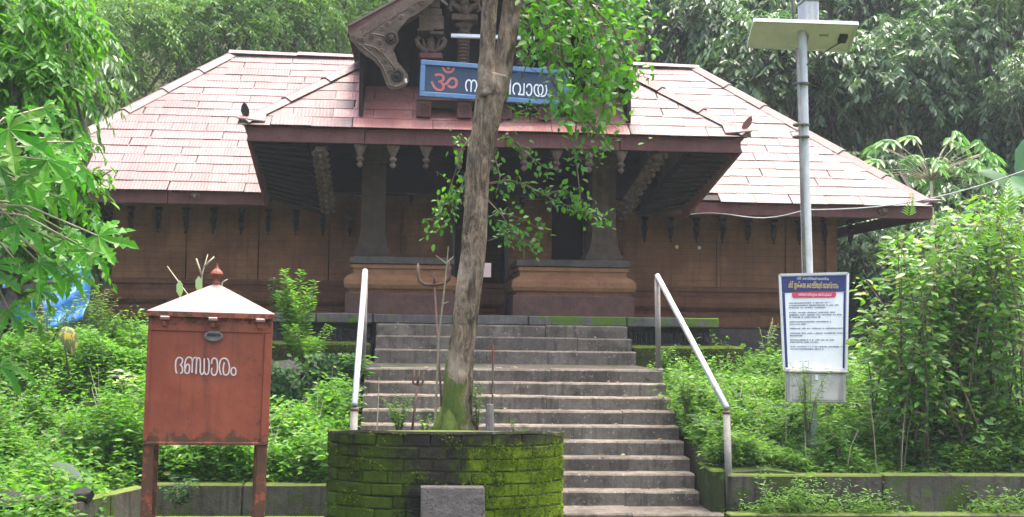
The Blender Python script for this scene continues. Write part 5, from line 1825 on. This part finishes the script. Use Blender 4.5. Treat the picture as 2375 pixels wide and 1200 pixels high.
rgT = np.random.default_rng(77)
TW = [  # (thickness px, polyline of (x, y)), depth
    (9, [(1196, -90), (1260, -20), (1330, 50), (1395, 120), (1430, 190), (1442, 245)], 10.3), (8, [(1200, -120), (1300, -50), (1380, 20), (1440, 100), (1475, 175)], 10.6),
    (8, [(1196, -60), (1260, 20), (1300, 100), (1312, 170), (1340, 255), (1392, 318), (1442, 322)], 10.2), (8, [(1215, -150), (1340, -70), (1430, 10), (1485, 65), (1522, 92)], 10.7),
    (6, [(1190, -20), (1222, 40), (1238, 100), (1222, 150), (1206, 190)], 10.3), (7, [(1200, -100), (1290, -20), (1360, 50), (1392, 130), (1402, 210), (1398, 275)], 10.0),
    (7, [(1230, -180), (1370, -90), (1440, -10), (1492, 40)], 10.5), (6, [(1290, 80), (1270, 160), (1300, 230), (1360, 290)], 10.1),
    (6, [(1330, 50), (1350, 110), (1350, 180), (1330, 230)], 10.4), (6, [(1200, -60), (1240, -10), (1290, 30), (1320, 70)], 10.7), (5, [(1380, 20), (1420, 60), (1450, 130), (1455, 190)], 10.2),
    (5, [(1136, 330), (1180, 318), (1225, 360), (1262, 388), (1300, 396)], 10.35), (6, [(1125, 428), (1180, 418), (1225, 432), (1290, 468), (1350, 490), (1412, 512)], 10.3),
    (4, [(1340, 265), (1330, 340), (1340, 400), (1345, 450), (1358, 490), (1395, 520)], 10.2), (4, [(1122, 455), (1165, 500), (1190, 545), (1252, 574)], 10.4),
    (4, [(1105, 300), (1072, 345), (1056, 400), (1040, 450), (1018, 500), (1002, 548)], 10.3), (4, [(1100, 420), (1050, 445), (1022, 480), (1010, 515)], 10.5), (4, [(1150, 290), (1200, 262), (1260, 240), (1320, 246)], 10.2),
    (4, [(1122, 510), (1160, 492), (1220, 512), (1262, 540)], 10.45), (4, [(1128, 340), (1150, 370), (1160, 410), (1150, 450)], 10.4), (4, [(1100, 350), (1080, 330), (1060, 320)], 10.4), (4, [(1225, 432), (1260, 450), (1310, 440), (1345, 470)], 10.2),
    (3, [(1340, 330), (1375, 345), (1392, 372)], 10.2), (3, [(1080, 400), (1060, 470), (1040, 520)], 10.4), (3, [(1130, 560), (1170, 545), (1210, 560), (1240, 580)], 10.4)]
tw = MB()
LV = Leaves()
for i, (wd, pl_, Y) in enumerate(TW):
    A_ = np.array([at(x, y, Y + .12 * math.sin(j * 1.7 + i)) for j, (x, y) in enumerate(pl_)])
    k = len(A_)
    tw.tube(A_, list(np.linspace(wd, 2.2, k) / 2 * Y / FOCAL), 6)
    seg = np.linalg.norm(np.diff(A_, axis=0), axis=1)
    tot = seg.sum()
    big = i < 11
    n = int(tot / (.010 if big else .018))
    for q in range(n):
        s = rgT.uniform(.15 if big else .2, 1.02) * tot
        j = 0
        while j < k - 2 and s > seg[j]:
            s -= seg[j]
            j += 1
        p = A_[j] + (A_[j + 1] - A_[j]) * min(s / seg[j], 1.05)
        d = (A_[j + 1] - A_[j]) / seg[j]
        sd = rgT.choice((-1, 1))
        off = rgT.normal(size=3) * (.085 if big else .055) * np.array([1, 1.2, .8])
        D = d * .5 + np.array([-d[2], 0, d[0]]) * sd * .7 + rgT.normal(size=3) * .45 + np.array([0, -.1, -.35])
        N = np.array([.1, -.35, .85]) + rgT.normal(size=3) * .5
        L = rgT.uniform(.045, .088) * (1.0 if big else .85)
        LV.add([p + off], [D], [N], L, L * .62)
        if q % 6 == 0: tw.tube([p, p + off], [.003, .002], 4)
# loose leaves thickening the upper right mass
n = 900
xs, ys = rgT.uniform(1205, 1490, n), rgT.uniform(-60, 300, n)
for x, y in zip(xs, ys):
    if (x - 1340) ** 2 / 150 ** 2 + (y - 90) ** 2 / 190 ** 2 > rgT.uniform(.5, 1.3): continue
    if x < 1260 and y > 170: continue
    L = rgT.uniform(.06, .11)
    LV.add([at(x, y, rgT.uniform(9.8, 11.0))], [rgT.normal(size=3) * .6 + np.array([0, 0, -.5])], [np.array([.1, -.4, .8]) + rgT.normal(size=3) * .5], L, L * .62)
tw.build('twig', G['twig'], tree, True)
LV.clear = lambda P: ~((P[:, 0] > .70) & (P[:, 0] < 1.12) & (P[:, 2] > 4.03) & (P[:, 2] < 4.38))     # a gap in the sprays before the sign
LV.pieces(G['leaf_tree'], tree, 'oval', .62, 300)


# ---- plants
def plant(name, label, cat, base, h, spread, ns, nl, ll, lw, mat, shape='fold', rg=RNG, stem=.006, lean=(0, 0), grp=None, from_=.15, smat='twig', up=.2, pieces=0, hang=.25):
    t = thing(name, base, label, cat, grp)
    b = np.array(base, float)
    m, LV = MB(), Leaves()
    for i in range(ns):
        a = rg.uniform(0, 2 * PI)
        hh = h * rg.uniform(.65, 1.05)
        e = b + np.array([math.cos(a) * spread * rg.uniform(.3, 1) + lean[0], math.sin(a) * spread * rg.uniform(.3, 1) + lean[1], hh])
        b2 = b + np.array([math.cos(a), math.sin(a), 0]) * spread * .2 * rg.uniform(0, 1)
        mid = (b2 + e) / 2 + np.array([-(e - b2)[0] * .18, -(e - b2)[1] * .18, hh * .08])
        m.tube([b2, mid, e], [stem, stem * .75, stem * .35], 5)
        for q in range(nl):
            u = from_ + (1 - from_) * (q + rg.uniform(0, 1)) / nl
            p = b2 * (1 - u) ** 2 + mid * 2 * u * (1 - u) + e * u * u
            an = q * 2.4 + rg.uniform(-.4, .4)
            D = np.array([math.cos(an), math.sin(an), up - hang * rg.uniform(0, 1)])
            N = np.array([-math.cos(an) * .3, -math.sin(an) * .3 - .15, 1]) + rg.normal(size=3) * .25
            L = ll * rg.uniform(.6, 1.2) * (1.1 - .4 * u)
            LV.add([p], [D], [N], L, L * lw)
    m.build('stem', G[smat], t, True)
    if pieces: LV.pieces(G[mat], t, shape, lw, pieces)
    else: LV.build('foliage', G[mat], t, shape)
    return t


# tall shrub on the right terrace
rgS = np.random.default_rng(8)
t = thing('tall_shrub', (7.3, 14.3, .45), 'tall glossy green shrub with many thin stems on the right terrace', 'shrub')
m, LV, LY = MB(), Leaves(), Leaves()
for i in range(84):
    bx = at(rgS.uniform(2060, 2430), 1080, 14.2)
    b = np.array([bx[0], rgS.uniform(13.85, 15.2), ground_z(bx[0], 14.4)])
    ex = rgS.uniform(1985, 2440)
    lim = np.interp(ex, [1985, 2060, 2130, 2220, 2330, 2440], [640, 560, 500, 450, 430, 440])
    ey = lim + abs(rgS.normal()) * 130
    e = at(ex, ey, b[1])
    mid = (b + e) / 2 + np.array([(b[0] - e[0]) * .2, 0, .15])
    m.tube([b, mid, e], [.016, .011, .004], 6)
    nl = 105
    for q in range(nl):
        u = rgS.uniform(.10, 1.0) ** .8
        p = b * (1 - u) ** 2 + mid * 2 * u * (1 - u) + e * u * u
        an = rgS.uniform(0, 2 * PI)
        r_ = rgS.uniform(0, .20)
        D = np.array([math.cos(an), math.sin(an), rgS.uniform(-.5, .35)])
        N = np.array([0, -.35, .9]) + rgS.normal(size=3) * .4
        L = rgS.uniform(.075, .155)
        LV.add([p + D * r_ * np.array([1, 1, .6])], [D], [N], L, L * .5)
m.build('stem', G['twig'], t, True)
LV.pieces(G['leaf_shrub'], t, 'oval', .5, 300)
for x, y, s in ((2335, 452, .42), (2295, 528, .36), (2190, 512, .28), (2250, 560, .26), (2365, 560, .3), (2110, 470, .25), (2160, 590, .22)):
    p = at(x, y + 60 * s, 13.7)                       # young feather-like tips
    LT = Leaves()
    ax = np.array([rgS.uniform(-.15, .15), -.2, 1.0])
    for q in range(11):
        u = q / 10
        for sd in (-1, 1):
            L = s * .42 * (1.05 - .75 * u)
            LT.add([p + ax * s * (u - .3)], [np.array([sd * .95, -.15, .55 + .5 * u])], [np.array([0, -.8, .5])], L, L * .26)
    LT.build('young_tip', G['leaf_young'], t, 'long')

# sapling with hanging fingered leaves behind
t = thing('fingered_leaf_sapling', (at(2170, 560, 22)[0], 22, 1.42), 'sapling with hanging fingered leaves behind the right eave tip', 'sapling')
LF5 = Leaves()
for i in range(6):
    a = math.radians(-75 + 30 * i)
    LF5.add([(0, 0, 0)], [(math.cos(a), math.sin(a), -.25)], [(0, 0, 1)], 1 - .25 * abs(i - 2.5) / 2.5, .24)
lf5 = LF5.mesh('leaf', G['leaf_sapling'], 'long')
m = MB()
b = np.array([at(2170, 560, 22)[0], 22, 1.42])
hub = at(2160, 420, 22)
m.tube([b, hub], [.05, .03], 7)
rg5 = np.random.default_rng(4)
for i in range(42):
    x, y = rg5.uniform(2010, 2320), rg5.uniform(285, 420)
    if y < 285 + (abs(x - 2165) / 155) ** 2 * 70: continue
    p = at(x, y, 22 + rg5.uniform(-.6, .6))
    m.tube([hub, (hub + p) / 2 + np.array([0, 0, .1]), p], [.012, .008, .005], 5)
    s = 1 if x > 2165 else -1
    place_leaf(lf5, t, p, (s * rg5.uniform(.3, 1), -.4, rg5.uniform(-.8, -.1)), (s * .3, -.5, .8), rg5.uniform(.30, .48))
m.build('stem', G['drytwig'], t, True)

# banana plant at the right edge
t = thing('banana_plant', (at(2400, 600, 19)[0], 19, 1.3), 'banana plant with broad paddle leaves at the right edge', 'plant')
b = np.array([at(2400, 600, 19)[0], 19, 1.3])
tp = at(2395, 480, 19)
MB().tube([b, (b + tp) / 2, tp], [.11, .09, .05], 9).build('pseudostem', G['leaf_banana'], t, True)


def paddle(a, mid, e, wd):
    m = MB()
    a, mid, e = (np.array(v, float) for v in (a, mid, e))
    n = 14
    vs = []
    for i in range(n + 1):
        u = i / n
        p = a * (1 - u) ** 2 + mid * 2 * u * (1 - u) + e * u * u
        d = (mid - a) * (1 - u) + (e - mid) * u
        sd = np.cross(d, (0, -.8, .6))
        sd /= np.linalg.norm(sd)
        w_ = wd * math.sin(PI * min(1, (u * .93 + .05))) ** .6 * (1 + .06 * (i % 3 - 1))
        vs += [p + sd * w_ + (0, .02, .03 * wd), p, p - sd * w_ + (0, .02, .03 * wd)]
    m.add(vs, [f for i in range(n) for f in ((i * 3, i * 3 + 1, i * 3 + 4, i * 3 + 3), (i * 3 + 1, i * 3 + 2, i * 3 + 5, i * 3 + 4))])
    return m


for a, mid, e, wd in ((tp, at(2385, 380, 19), at(2335, 470, 18.4), .2), (tp, at(2370, 330, 19.2), at(2420, 330, 19), .24), (tp, at(2330, 400, 19.3), at(2270, 400, 19.2), .13), (tp, at(2450, 420, 18.8), at(2480, 560, 18.5), .22)):
    paddle(a, mid, e, wd).build('leaf', G['leaf_banana'], t, True)


# ---- ground covers
def cover(name, mat, n, region, hmax, leaf, lw, per, label, rg, shape='fold', mound=None, lean=.25):
    LV = Leaves()
    X, Y = region(n, rg)
    gz = np.array([ground_z(a, b) for a, b in zip(X, Y)])
    mod = .55 + .45 * np.sin(X * 2.1 + Y * 1.3) * np.sin(X * .9 - Y * 2.2 + 1) + .25 * np.sin(X * 5.3 + Y * 4.1)
    H = hmax * np.clip(mod, .25, 1.2) * rg.uniform(.6, 1.15, n)
    if mound is not None: H = H * mound(X, Y)
    ang = rg.uniform(0, 2 * PI, n)
    A = np.stack([np.cos(ang) * lean, np.sin(ang) * lean - .05, np.ones(n)], 1)
    A /= np.linalg.norm(A, axis=1)[:, None]
    t = rg.uniform(.04, 1.05, (n, per))
    B = np.stack([X, Y, gz - .02], 1)
    P = B[:, None] + A[:, None] * (t * H[:, None])[..., None] + rg.normal(size=(n, per, 3)) * .035
    a2 = rg.uniform(0, 2 * PI, (n, per))
    D = np.stack([np.cos(a2), np.sin(a2), rg.uniform(-.4, .5, (n, per))], 2)
    N = np.array([0, -.25, 1.0]) + rg.normal(size=(n, per, 3)) * .5
    sc = rg.uniform(.55, 1.3, n * per)
    LV.add(P.reshape(-1, 3), D.reshape(-1, 3), N.reshape(-1, 3), leaf * sc, leaf * lw * sc)
    o = LV.build(name, G[mat], None, shape, kind='stuff')
    return tag(o, label, 'ground cover')


def box_region(*rects):
    a = np.array([(x1 - x0) * (y1 - y0) for x0, x1, y0, y1 in rects])

    def f(n, rg):
        k = rg.choice(len(rects), n, p=a / a.sum())
        R = np.array(rects)[k]
        return R[:, 0] + (R[:, 1] - R[:, 0]) * rg.uniform(0, 1, n), R[:, 2] + (R[:, 3] - R[:, 2]) * rg.uniform(0, 1, n)
    return f


rgC = np.random.default_rng(31)
# trodden lower round the lamp pole, patchy elsewhere
near_post = lambda X, Y: np.where((np.abs(X - 4.85) < .28) & (Y < 14.6), .35, 1.0) * (.72 + .38 * np.sin(X * 1.3 + .5 * Y) * np.sin(Y * 1.9 - X * .6))
cover('feathery_undergrowth', 'leaf_feather', 4200, box_region((3.45, 6.6, 13.78, 17.6), (6.6, 9.5, 13.78, 16.0)), .95, .08, .26, 34, 'feathery light green undergrowth on the right terrace', rgC, 'fold', near_post)
cover('leafy_undergrowth', 'leaf_cover', 1500, box_region((3.45, 9.5, 13.8, 18.3)), .6, .09, .5, 18, 'small leaved undergrowth among the feathery plants on the right', rgC, 'fold')
cover('hanging_undergrowth', 'leaf_feather', 260, box_region((3.6, 5.6, 13.42, 13.6)), .5, .06, .3, 24, 'creeping plants trailing over the right retaining wall', rgC)
cover('leafy_undergrowth', 'leaf_cover', 3600, box_region((-5.2, -.85, 13.75, 15.9)), .85, .09, .42, 28, 'bright green weeds covering the left terrace', rgC, 'fold')
cover('leafy_undergrowth', 'leaf_cover', 2600, box_region((-5.6, -3.0, 10.6, 13.6)), .95, .09, .42, 28, 'bright green weeds at the lower left in front of the slanting wall', rgC, 'fold',
      lambda X, Y: np.clip(.55 + (Y - 10.9) / 2.7 * .75, .4, 1.4))
cover('terrace_weeds', 'leaf_cover', 2200, box_region((-7.5, -2.3, 16.3, 18.6)), .6, .085, .45, 22, 'weeds on the upper left terrace below the wing', rgC)
cover('terrace_weeds', 'leaf_feather', 420, box_region((3.5, 8.5, 17.2, 18.6)), .40, .06, .32, 20, 'sparse weeds below the right wing', rgC)
cover('upper_terrace_weeds', 'leaf_cover', 1500, box_region((-9.5, -2.6, 18.95, 21.2), (5.0, 11, 19, 21.2)), .5, .08, .45, 18, 'weeds along the foot of the wings', rgC)

cover('hanging_undergrowth', 'leaf_feather', 800, box_region((3.55, 9.0, 13.40, 13.52)), .78, .06, .3, 26, 'feathery weeds leaning over the front of the right retaining wall', rgC, lean=.5)
cover('broad_undergrowth', 'leaf_vine', 260, box_region((3.45, 9.5, 13.8, 16.5)), .75, .15, .5, 12, 'darker broad leaved weeds scattered through the right terrace', rgC, 'oval')
cover('broad_undergrowth', 'leaf_shrub', 240, box_region((-5.2, -.85, 13.7, 15.9), (-5.6, -3.0, 10.4, 13.4)), .8, .14, .5, 12, 'broad leaved weeds scattered through the left terrace', rgC, 'oval')
cover('edge_undergrowth', 'leaf_feather', 420, box_region((3.40, 3.62, 13.9, 18.2)), .5, .075, .3, 26, 'feathery weeds spilling over the right edge of the steps', rgC, lean=.55)
cover('creeping_weeds', 'leaf_cover', 950, box_region((-4.6, -3.02, 10.3, 10.75), (-4.8, -3.3, 11.0, 12.0)), 1.25, .09, .5, 20, 'weeds creeping over the stones at the lower left', rgC, 'fold')
m = MB()
for i in range(120):                                 # dead stalks standing in the weeds
    side = i % 2
    x, y = (rgC.uniform(3.5, 8.5), rgC.uniform(13.8, 17)) if side else (rgC.uniform(-5.2, -.9), rgC.uniform(13.8, 16))
    z = ground_z(x, y) if y > 13.65 else -.2
    h = rgC.uniform(.4, 1.05)
    d = rgC.normal(size=2) * .16
    m.tube([(x, y, z), (x + d[0] * .5, y + d[1] * .5, z + h * .6), (x + d[0] * 1.3, y + d[1], z + h)], [.006, .005, .003], 4)
tag(m.build('dead_stalks', G['drytwig'], kind='stuff'), 'thin dead stalks standing among the weeds', 'stalks')

# raised moss cushions on the planter, the cheek block and the ledges
def moss(parent, name, pts, nrm, label=None):
    LV = Leaves()
    n = len(pts)
    D = nrm * .8 + unit(n, rgC) * .7
    N = unit(n, rgC) + np.array([0, -.2, .4])
    L = rgC.uniform(.008, .022, n)
    LV.add(pts, D, N, L, L * .7)
    o = LV.build(name, G['leaf_moss'], parent, 'fold', kind='stuff')
    return tag(o, label, 'moss') if label else o


G['leaf_moss'] = leaf_mat('moss_cushion', [(.05, .09, .006), (.09, .14, .008), (.15, .21, .012), (.045, .07, .008)], .2, rough=.9, spec=.1)
n = 20000
u = rgC.uniform(-1, 1, n)
z = rgC.uniform(.42, PT - .01, n)
x = XM + XH * u
y = PF + .34 * np.abs(u) ** 3
row = (PT - .022 - z) / CH
dj = np.abs(row - np.round(row))                       # nearness to a bed joint
w_ = np.clip((x - .15) / .45, 0, 1) * np.clip((1.28 - z) / .25, .2, 1) + .22 * np.clip((-.05 - x) / .4, 0, 1) + .6 * np.sin(x * 9 + z * 5) * np.sin(z * 13 - x * 4) + .4 * np.sin(x * 23 + 1) * np.sin(z * 29) + .2 * (dj < .12) - .30
k = rgC.uniform(0, 1.1, n) < w_
nx_ = np.stack([1.02 * np.sign(u) * u ** 2 / XH, -np.ones(n), np.zeros(n)], 1)
nx_ /= np.linalg.norm(nx_, axis=1)[:, None]
moss(planter, 'moss', np.stack([x, y, z], 1)[k] + nx_[k] * .003, nx_[k])
for x0, x1 in ((-2.9, -.73), (3.32, 5.1)):
    n = 3500
    top = rgC.uniform(0, 1, n) < .6
    P = np.stack([rgC.uniform(x0, x1, n), np.where(top, rgC.uniform(18.6, 18.9, n), 18.595), np.where(top, 1.765, 1.76 - np.abs(rgC.normal(size=n)) * .08)], 1)
    k = np.sin(P[:, 0] * 11) + np.sin(P[:, 0] * 4.3 + 1) + rgC.normal(size=n) * .5 > -.4
    moss(None, 'moss', P[k], np.where(top[k, None], np.array([[0, 0, 1.0]]), np.array([[0, -1.0, 0]])), 'moss cushions on the ledge ' + ('left' if x0 < 0 else 'right') + ' of the upper steps')

# fallen leaves on the steps
LV = Leaves()
n = 170
k_ = rgC.integers(0, 13, n)
yy = np.where(k_ < 9, 13.7 + TREAD * (k_ + 1) + rgC.uniform(.03, .24, n), np.where(k_ == 9, rgC.uniform(16.3, 18.2, n), 18.3 + .27 * (k_ - 10) + rgC.uniform(.03, .22, n)))
zz = np.where(k_ < 9, RISE * (k_ + 1), np.where(k_ == 9, RISE * 9, np.array([1.685, 1.88, 2.065])[np.clip(k_ - 10, 0, 2)])) + .012
a = rgC.uniform(0, 2 * PI, n)
LV.add(np.stack([rgC.uniform(-.6, 3.2, n), yy, zz], 1), np.stack([np.cos(a), np.sin(a), rgC.uniform(-.05, .3, n)], 1), np.array([0, 0, 1.0]) + rgC.normal(size=(n, 3)) * .25, rgC.uniform(.04, .09, n), rgC.uniform(.02, .045, n))
G['leaf_dead'] = leaf_mat('leaf_fallen', [(.16, .10, .035), (.10, .06, .025), (.22, .17, .06), (.07, .045, .02)], .15)
tag(LV.build('fallen_leaves', G['leaf_dead'], None, 'oval', kind='stuff'), 'dry fallen leaves lying on the granite steps', 'leaves')

# vines over the bank
LV = Leaves()
n = 5200
X = rgC.uniform(-3.3, -.80, n)
zz = rgC.uniform(.55, 1.68, n)
dens = np.sin(X * 5 + zz * 4) + np.sin(X * 2.3 - zz * 7 + 2) + rgC.normal(size=n) * .7
k = dens > -.1
X, zz = X[k], zz[k]
P = np.stack([X, 16.02 + rgC.uniform(-.12, .06, len(X)), zz], 1)
D = np.stack([rgC.normal(size=len(X)) * .6, -np.abs(rgC.normal(size=len(X))) * .5, -rgC.uniform(.1, 1, len(X))], 1)
N = np.array([0, -.75, .55]) + rgC.normal(size=(len(X), 3)) * .35
LV.add(P, D, N, rgC.uniform(.05, .12, len(X)), rgC.uniform(.035, .075, len(X)))
tag(LV.build('bank_creeper', G['leaf_vine'], None, 'oval', kind='stuff'), 'dark creeper covering the stone bank left of the steps', 'creeper')

# single plants
pw = lambda x, y, Y: tuple(at(x, y, Y))
rgP = np.random.default_rng(12)
plant('tall_weed', 'tall bushy weed against the plinth right of the donation box', 'weed', pw(690, 850, 17.4), 1.35, .40, 13, 70, .15, .3, 'leaf_cover', 'long', rgP, up=.5)
plant('tall_weed', 'low bright weed clump right of the donation box', 'weed', pw(720, 860, 17.0), .62, .5, 18, 44, .10, .45, 'leaf_cover', 'fold', rgP)
t = plant('slender_weed', 'slender upright weed beside the donation box lid', 'weed', pw(632, 760, 17.2), .95, .05, 1, 60, .10, .5, 'leaf_vine', 'oval', rgP, up=.1)
plant('broad_leaf_plant', 'broad leaved plant growing through the left handrail', 'plant', pw(835, 880, 15.9), .36, .28, 6, 9, .18, .5, 'leaf_tree', 'oval', rgP, pieces=60)
plant('pale_leaf_plant', 'small plant with whitish leaves left of the donation box', 'plant', pw(290, 910, 14.2), .26, .14, 5, 5, .17, .38, 'leaf_palegreen', 'oval', rgP, pieces=30)
plant('weed_clump', 'bright weed clump left of the trunk in the planter', 'weed', pw(925, 1003, 9.95), .34, .15, 11, 34, .042, .55, 'leaf_cover', 'fold', rgP, .003)
plant('weed_clump', 'narrow weed clump right of the trunk in the planter', 'weed', pw(1108, 1003, 9.98), .42, .07, 6, 34, .042, .55, 'leaf_cover', 'fold', rgP, .003)
plant('weed_clump', 'small sparse weed in front of the trunk in the planter', 'weed', pw(985, 1003, 9.92), .14, .12, 8, 14, .035, .55, 'leaf_cover', 'fold', rgP, .003)
plant('seedling', 'tiny seedling near the right corner of the planter', 'weed', pw(1190, 1003, 9.9), .13, .04, 3, 12, .035, .55, 'leaf_cover', 'fold', rgP, .003)
plant('seedling', 'tiny seedling right of the stump in the planter', 'weed', pw(1215, 1004, 9.95), .05, .05, 3, 9, .03, .55, 'leaf_cover', 'fold', rgP, .003)
plant('weed_clump', 'bright weed at the foot of the right upper handrail post', 'weed', pw(1540, 862, 16.4), .36, .18, 9, 22, .07, .5, 'leaf_cover', 'fold', rgP, .004)
plant('thin_weed', 'thin pale weed in front of the right wing moulding', 'weed', pw(1775, 830, 18.4), .72, .25, 7, 10, .09, .35, 'leaf_feather', 'long', rgP, .005, smat='drytwig')
plant('thin_weed', 'tall pale weed in front of the notice board foot', 'weed', pw(1870, 1000, 14.0), .85, .35, 10, 26, .085, .32, 'leaf_feather', 'long', rgP, .004)
plant('leafy_weed', 'leafy weed below the battery cabinet', 'weed', pw(1950, 1060, 13.9), .5, .3, 10, 24, .09, .45, 'leaf_cover', 'oval', rgP, .004)
plant('leafy_weed', 'dark leaved plant right of the lower steps', 'weed', pw(1590, 960, 15.0), .55, .22, 10, 22, .11, .5, 'leaf_shrub', 'oval', rgP, .005)
plant('ledge_weed', 'yellowish weed trailing from the left terrace ledge', 'weed', pw(255, 800, 17.8), .5, .4, 12, 24, .075, .5, 'leaf_cover', 'fold', rgP, .004)
plant('leafy_weed', 'leafy weed at the foot of the donation box leg', 'weed', pw(410, 1180, 12.8), .34, .28, 10, 18, .09, .45, 'leaf_vine', 'oval', rgP, .004)
plant('upright_weed', 'upright leafy weeds below the blue tarpaulin', 'weed', pw(110, 830, 17.0), .9, .5, 14, 30, .12, .4, 'leaf_shrub', 'oval', rgP, .006)
plant('upright_weed', 'bushy weeds right of the blue tarpaulin', 'weed', pw(225, 790, 17.6), .85, .35, 12, 30, .09, .38, 'leaf_feather', 'long', rgP, .005)
# dry stalks with hanging pale leaves behind the box lid
b = pw(450, 760, 13.5)
t = thing('dry_stalk', b, 'dry stalks with two hanging whitish leaves behind the donation box lid', 'plant')
m = MB()
for q in ([(450, 760), (440, 690), (388, 618)], [(466, 760), (468, 640), (482, 590)], [(468, 640), (455, 600)], [(472, 620), (497, 596)], [(500, 760), (516, 655), (528, 648)]):
    m.tube([at(x, y, 13.5) for x, y in q], [.012, .009, .005][:len(q)], 5)
m.build('stem', G['drytwig'], t, True)
for x, y in ((417, 650), (461, 640)):
    place_leaf(Leaves().add([(0, 0, 0)], [(1, 0, 0)], [(0, 0, 1)], 1, .42).mesh('leaf', G['leaf_palegreen'], 'oval'), t, at(x, y, 13.45), (.05, -.1, -1), (0, -1, .1), .2)
# croton leaf striped yellow
k = Nodes('striped_croton')
wv = k.n('ShaderNodeTexNoise')
wv.inputs['Scale'].default_value = 1.0
k.l(k.scaled((26, 26, 5)), wv.inputs['Vector'])
k.pbr(k.mix(k.step(wv.outputs['Fac'], .5, .58), (.04, .06, .012), (.20, .165, .012)), .4, .4)
b = pw(160, 870, 15.0)
t = thing('croton', b, 'drooping croton leaf striped yellow on the left terrace', 'plant')
MB().tube([b, at(150, 800, 15), at(140, 765, 15)], [.012, .009, .006], 6).build('stem', G['twig'], t, True)
paddle(at(140, 765, 14.95), at(160, 770, 14.9), at(168, 822, 14.85), .10).build('leaf', k.m, t, True)
# broad pale leaf over the rocks
b = pw(120, 1150, 11.0)
t = thing('broad_leaf_plant', b, 'single broad greyish leaf lying above the rocks at lower left', 'plant')
MB().tube([b, at(118, 1085, 11.0)], [.01, .007], 6).build('stem', G['twig'], t, True)
G['leaf_greyish'] = leaf_mat('leaf_greyish', [(.08, .11, .08), (.10, .13, .10)],   .25, rough=.7, spec=.15)
paddle(at(118, 1080, 11.0), at(150, 1082, 10.9), at(188, 1118, 10.8), .06).build('leaf', G['leaf_greyish'], t, True)

# ------------------------------------------------------------------ damp hillside air
def add_haze(density):
    o = MB().box(-92, 92, -42, 92, -1.3, 40).build('haze', None, kind='stuff')
    m = bpy.data.materials.new('damp_air')
    m.use_nodes = True
    t = m.node_tree
    t.nodes.clear()
    v = t.nodes.new('ShaderNodeVolumePrincipled')
    v.inputs['Color'].default_value = (.86, .93, 1, 1)
    v.inputs['Density'].default_value = density
    v.inputs['Anisotropy'].default_value = .2
    out = t.nodes.new('ShaderNodeOutputMaterial')
    t.links.new(v.outputs[0], out.inputs['Volume'])
    o.data.materials.append(m)


add_haze(.0007)
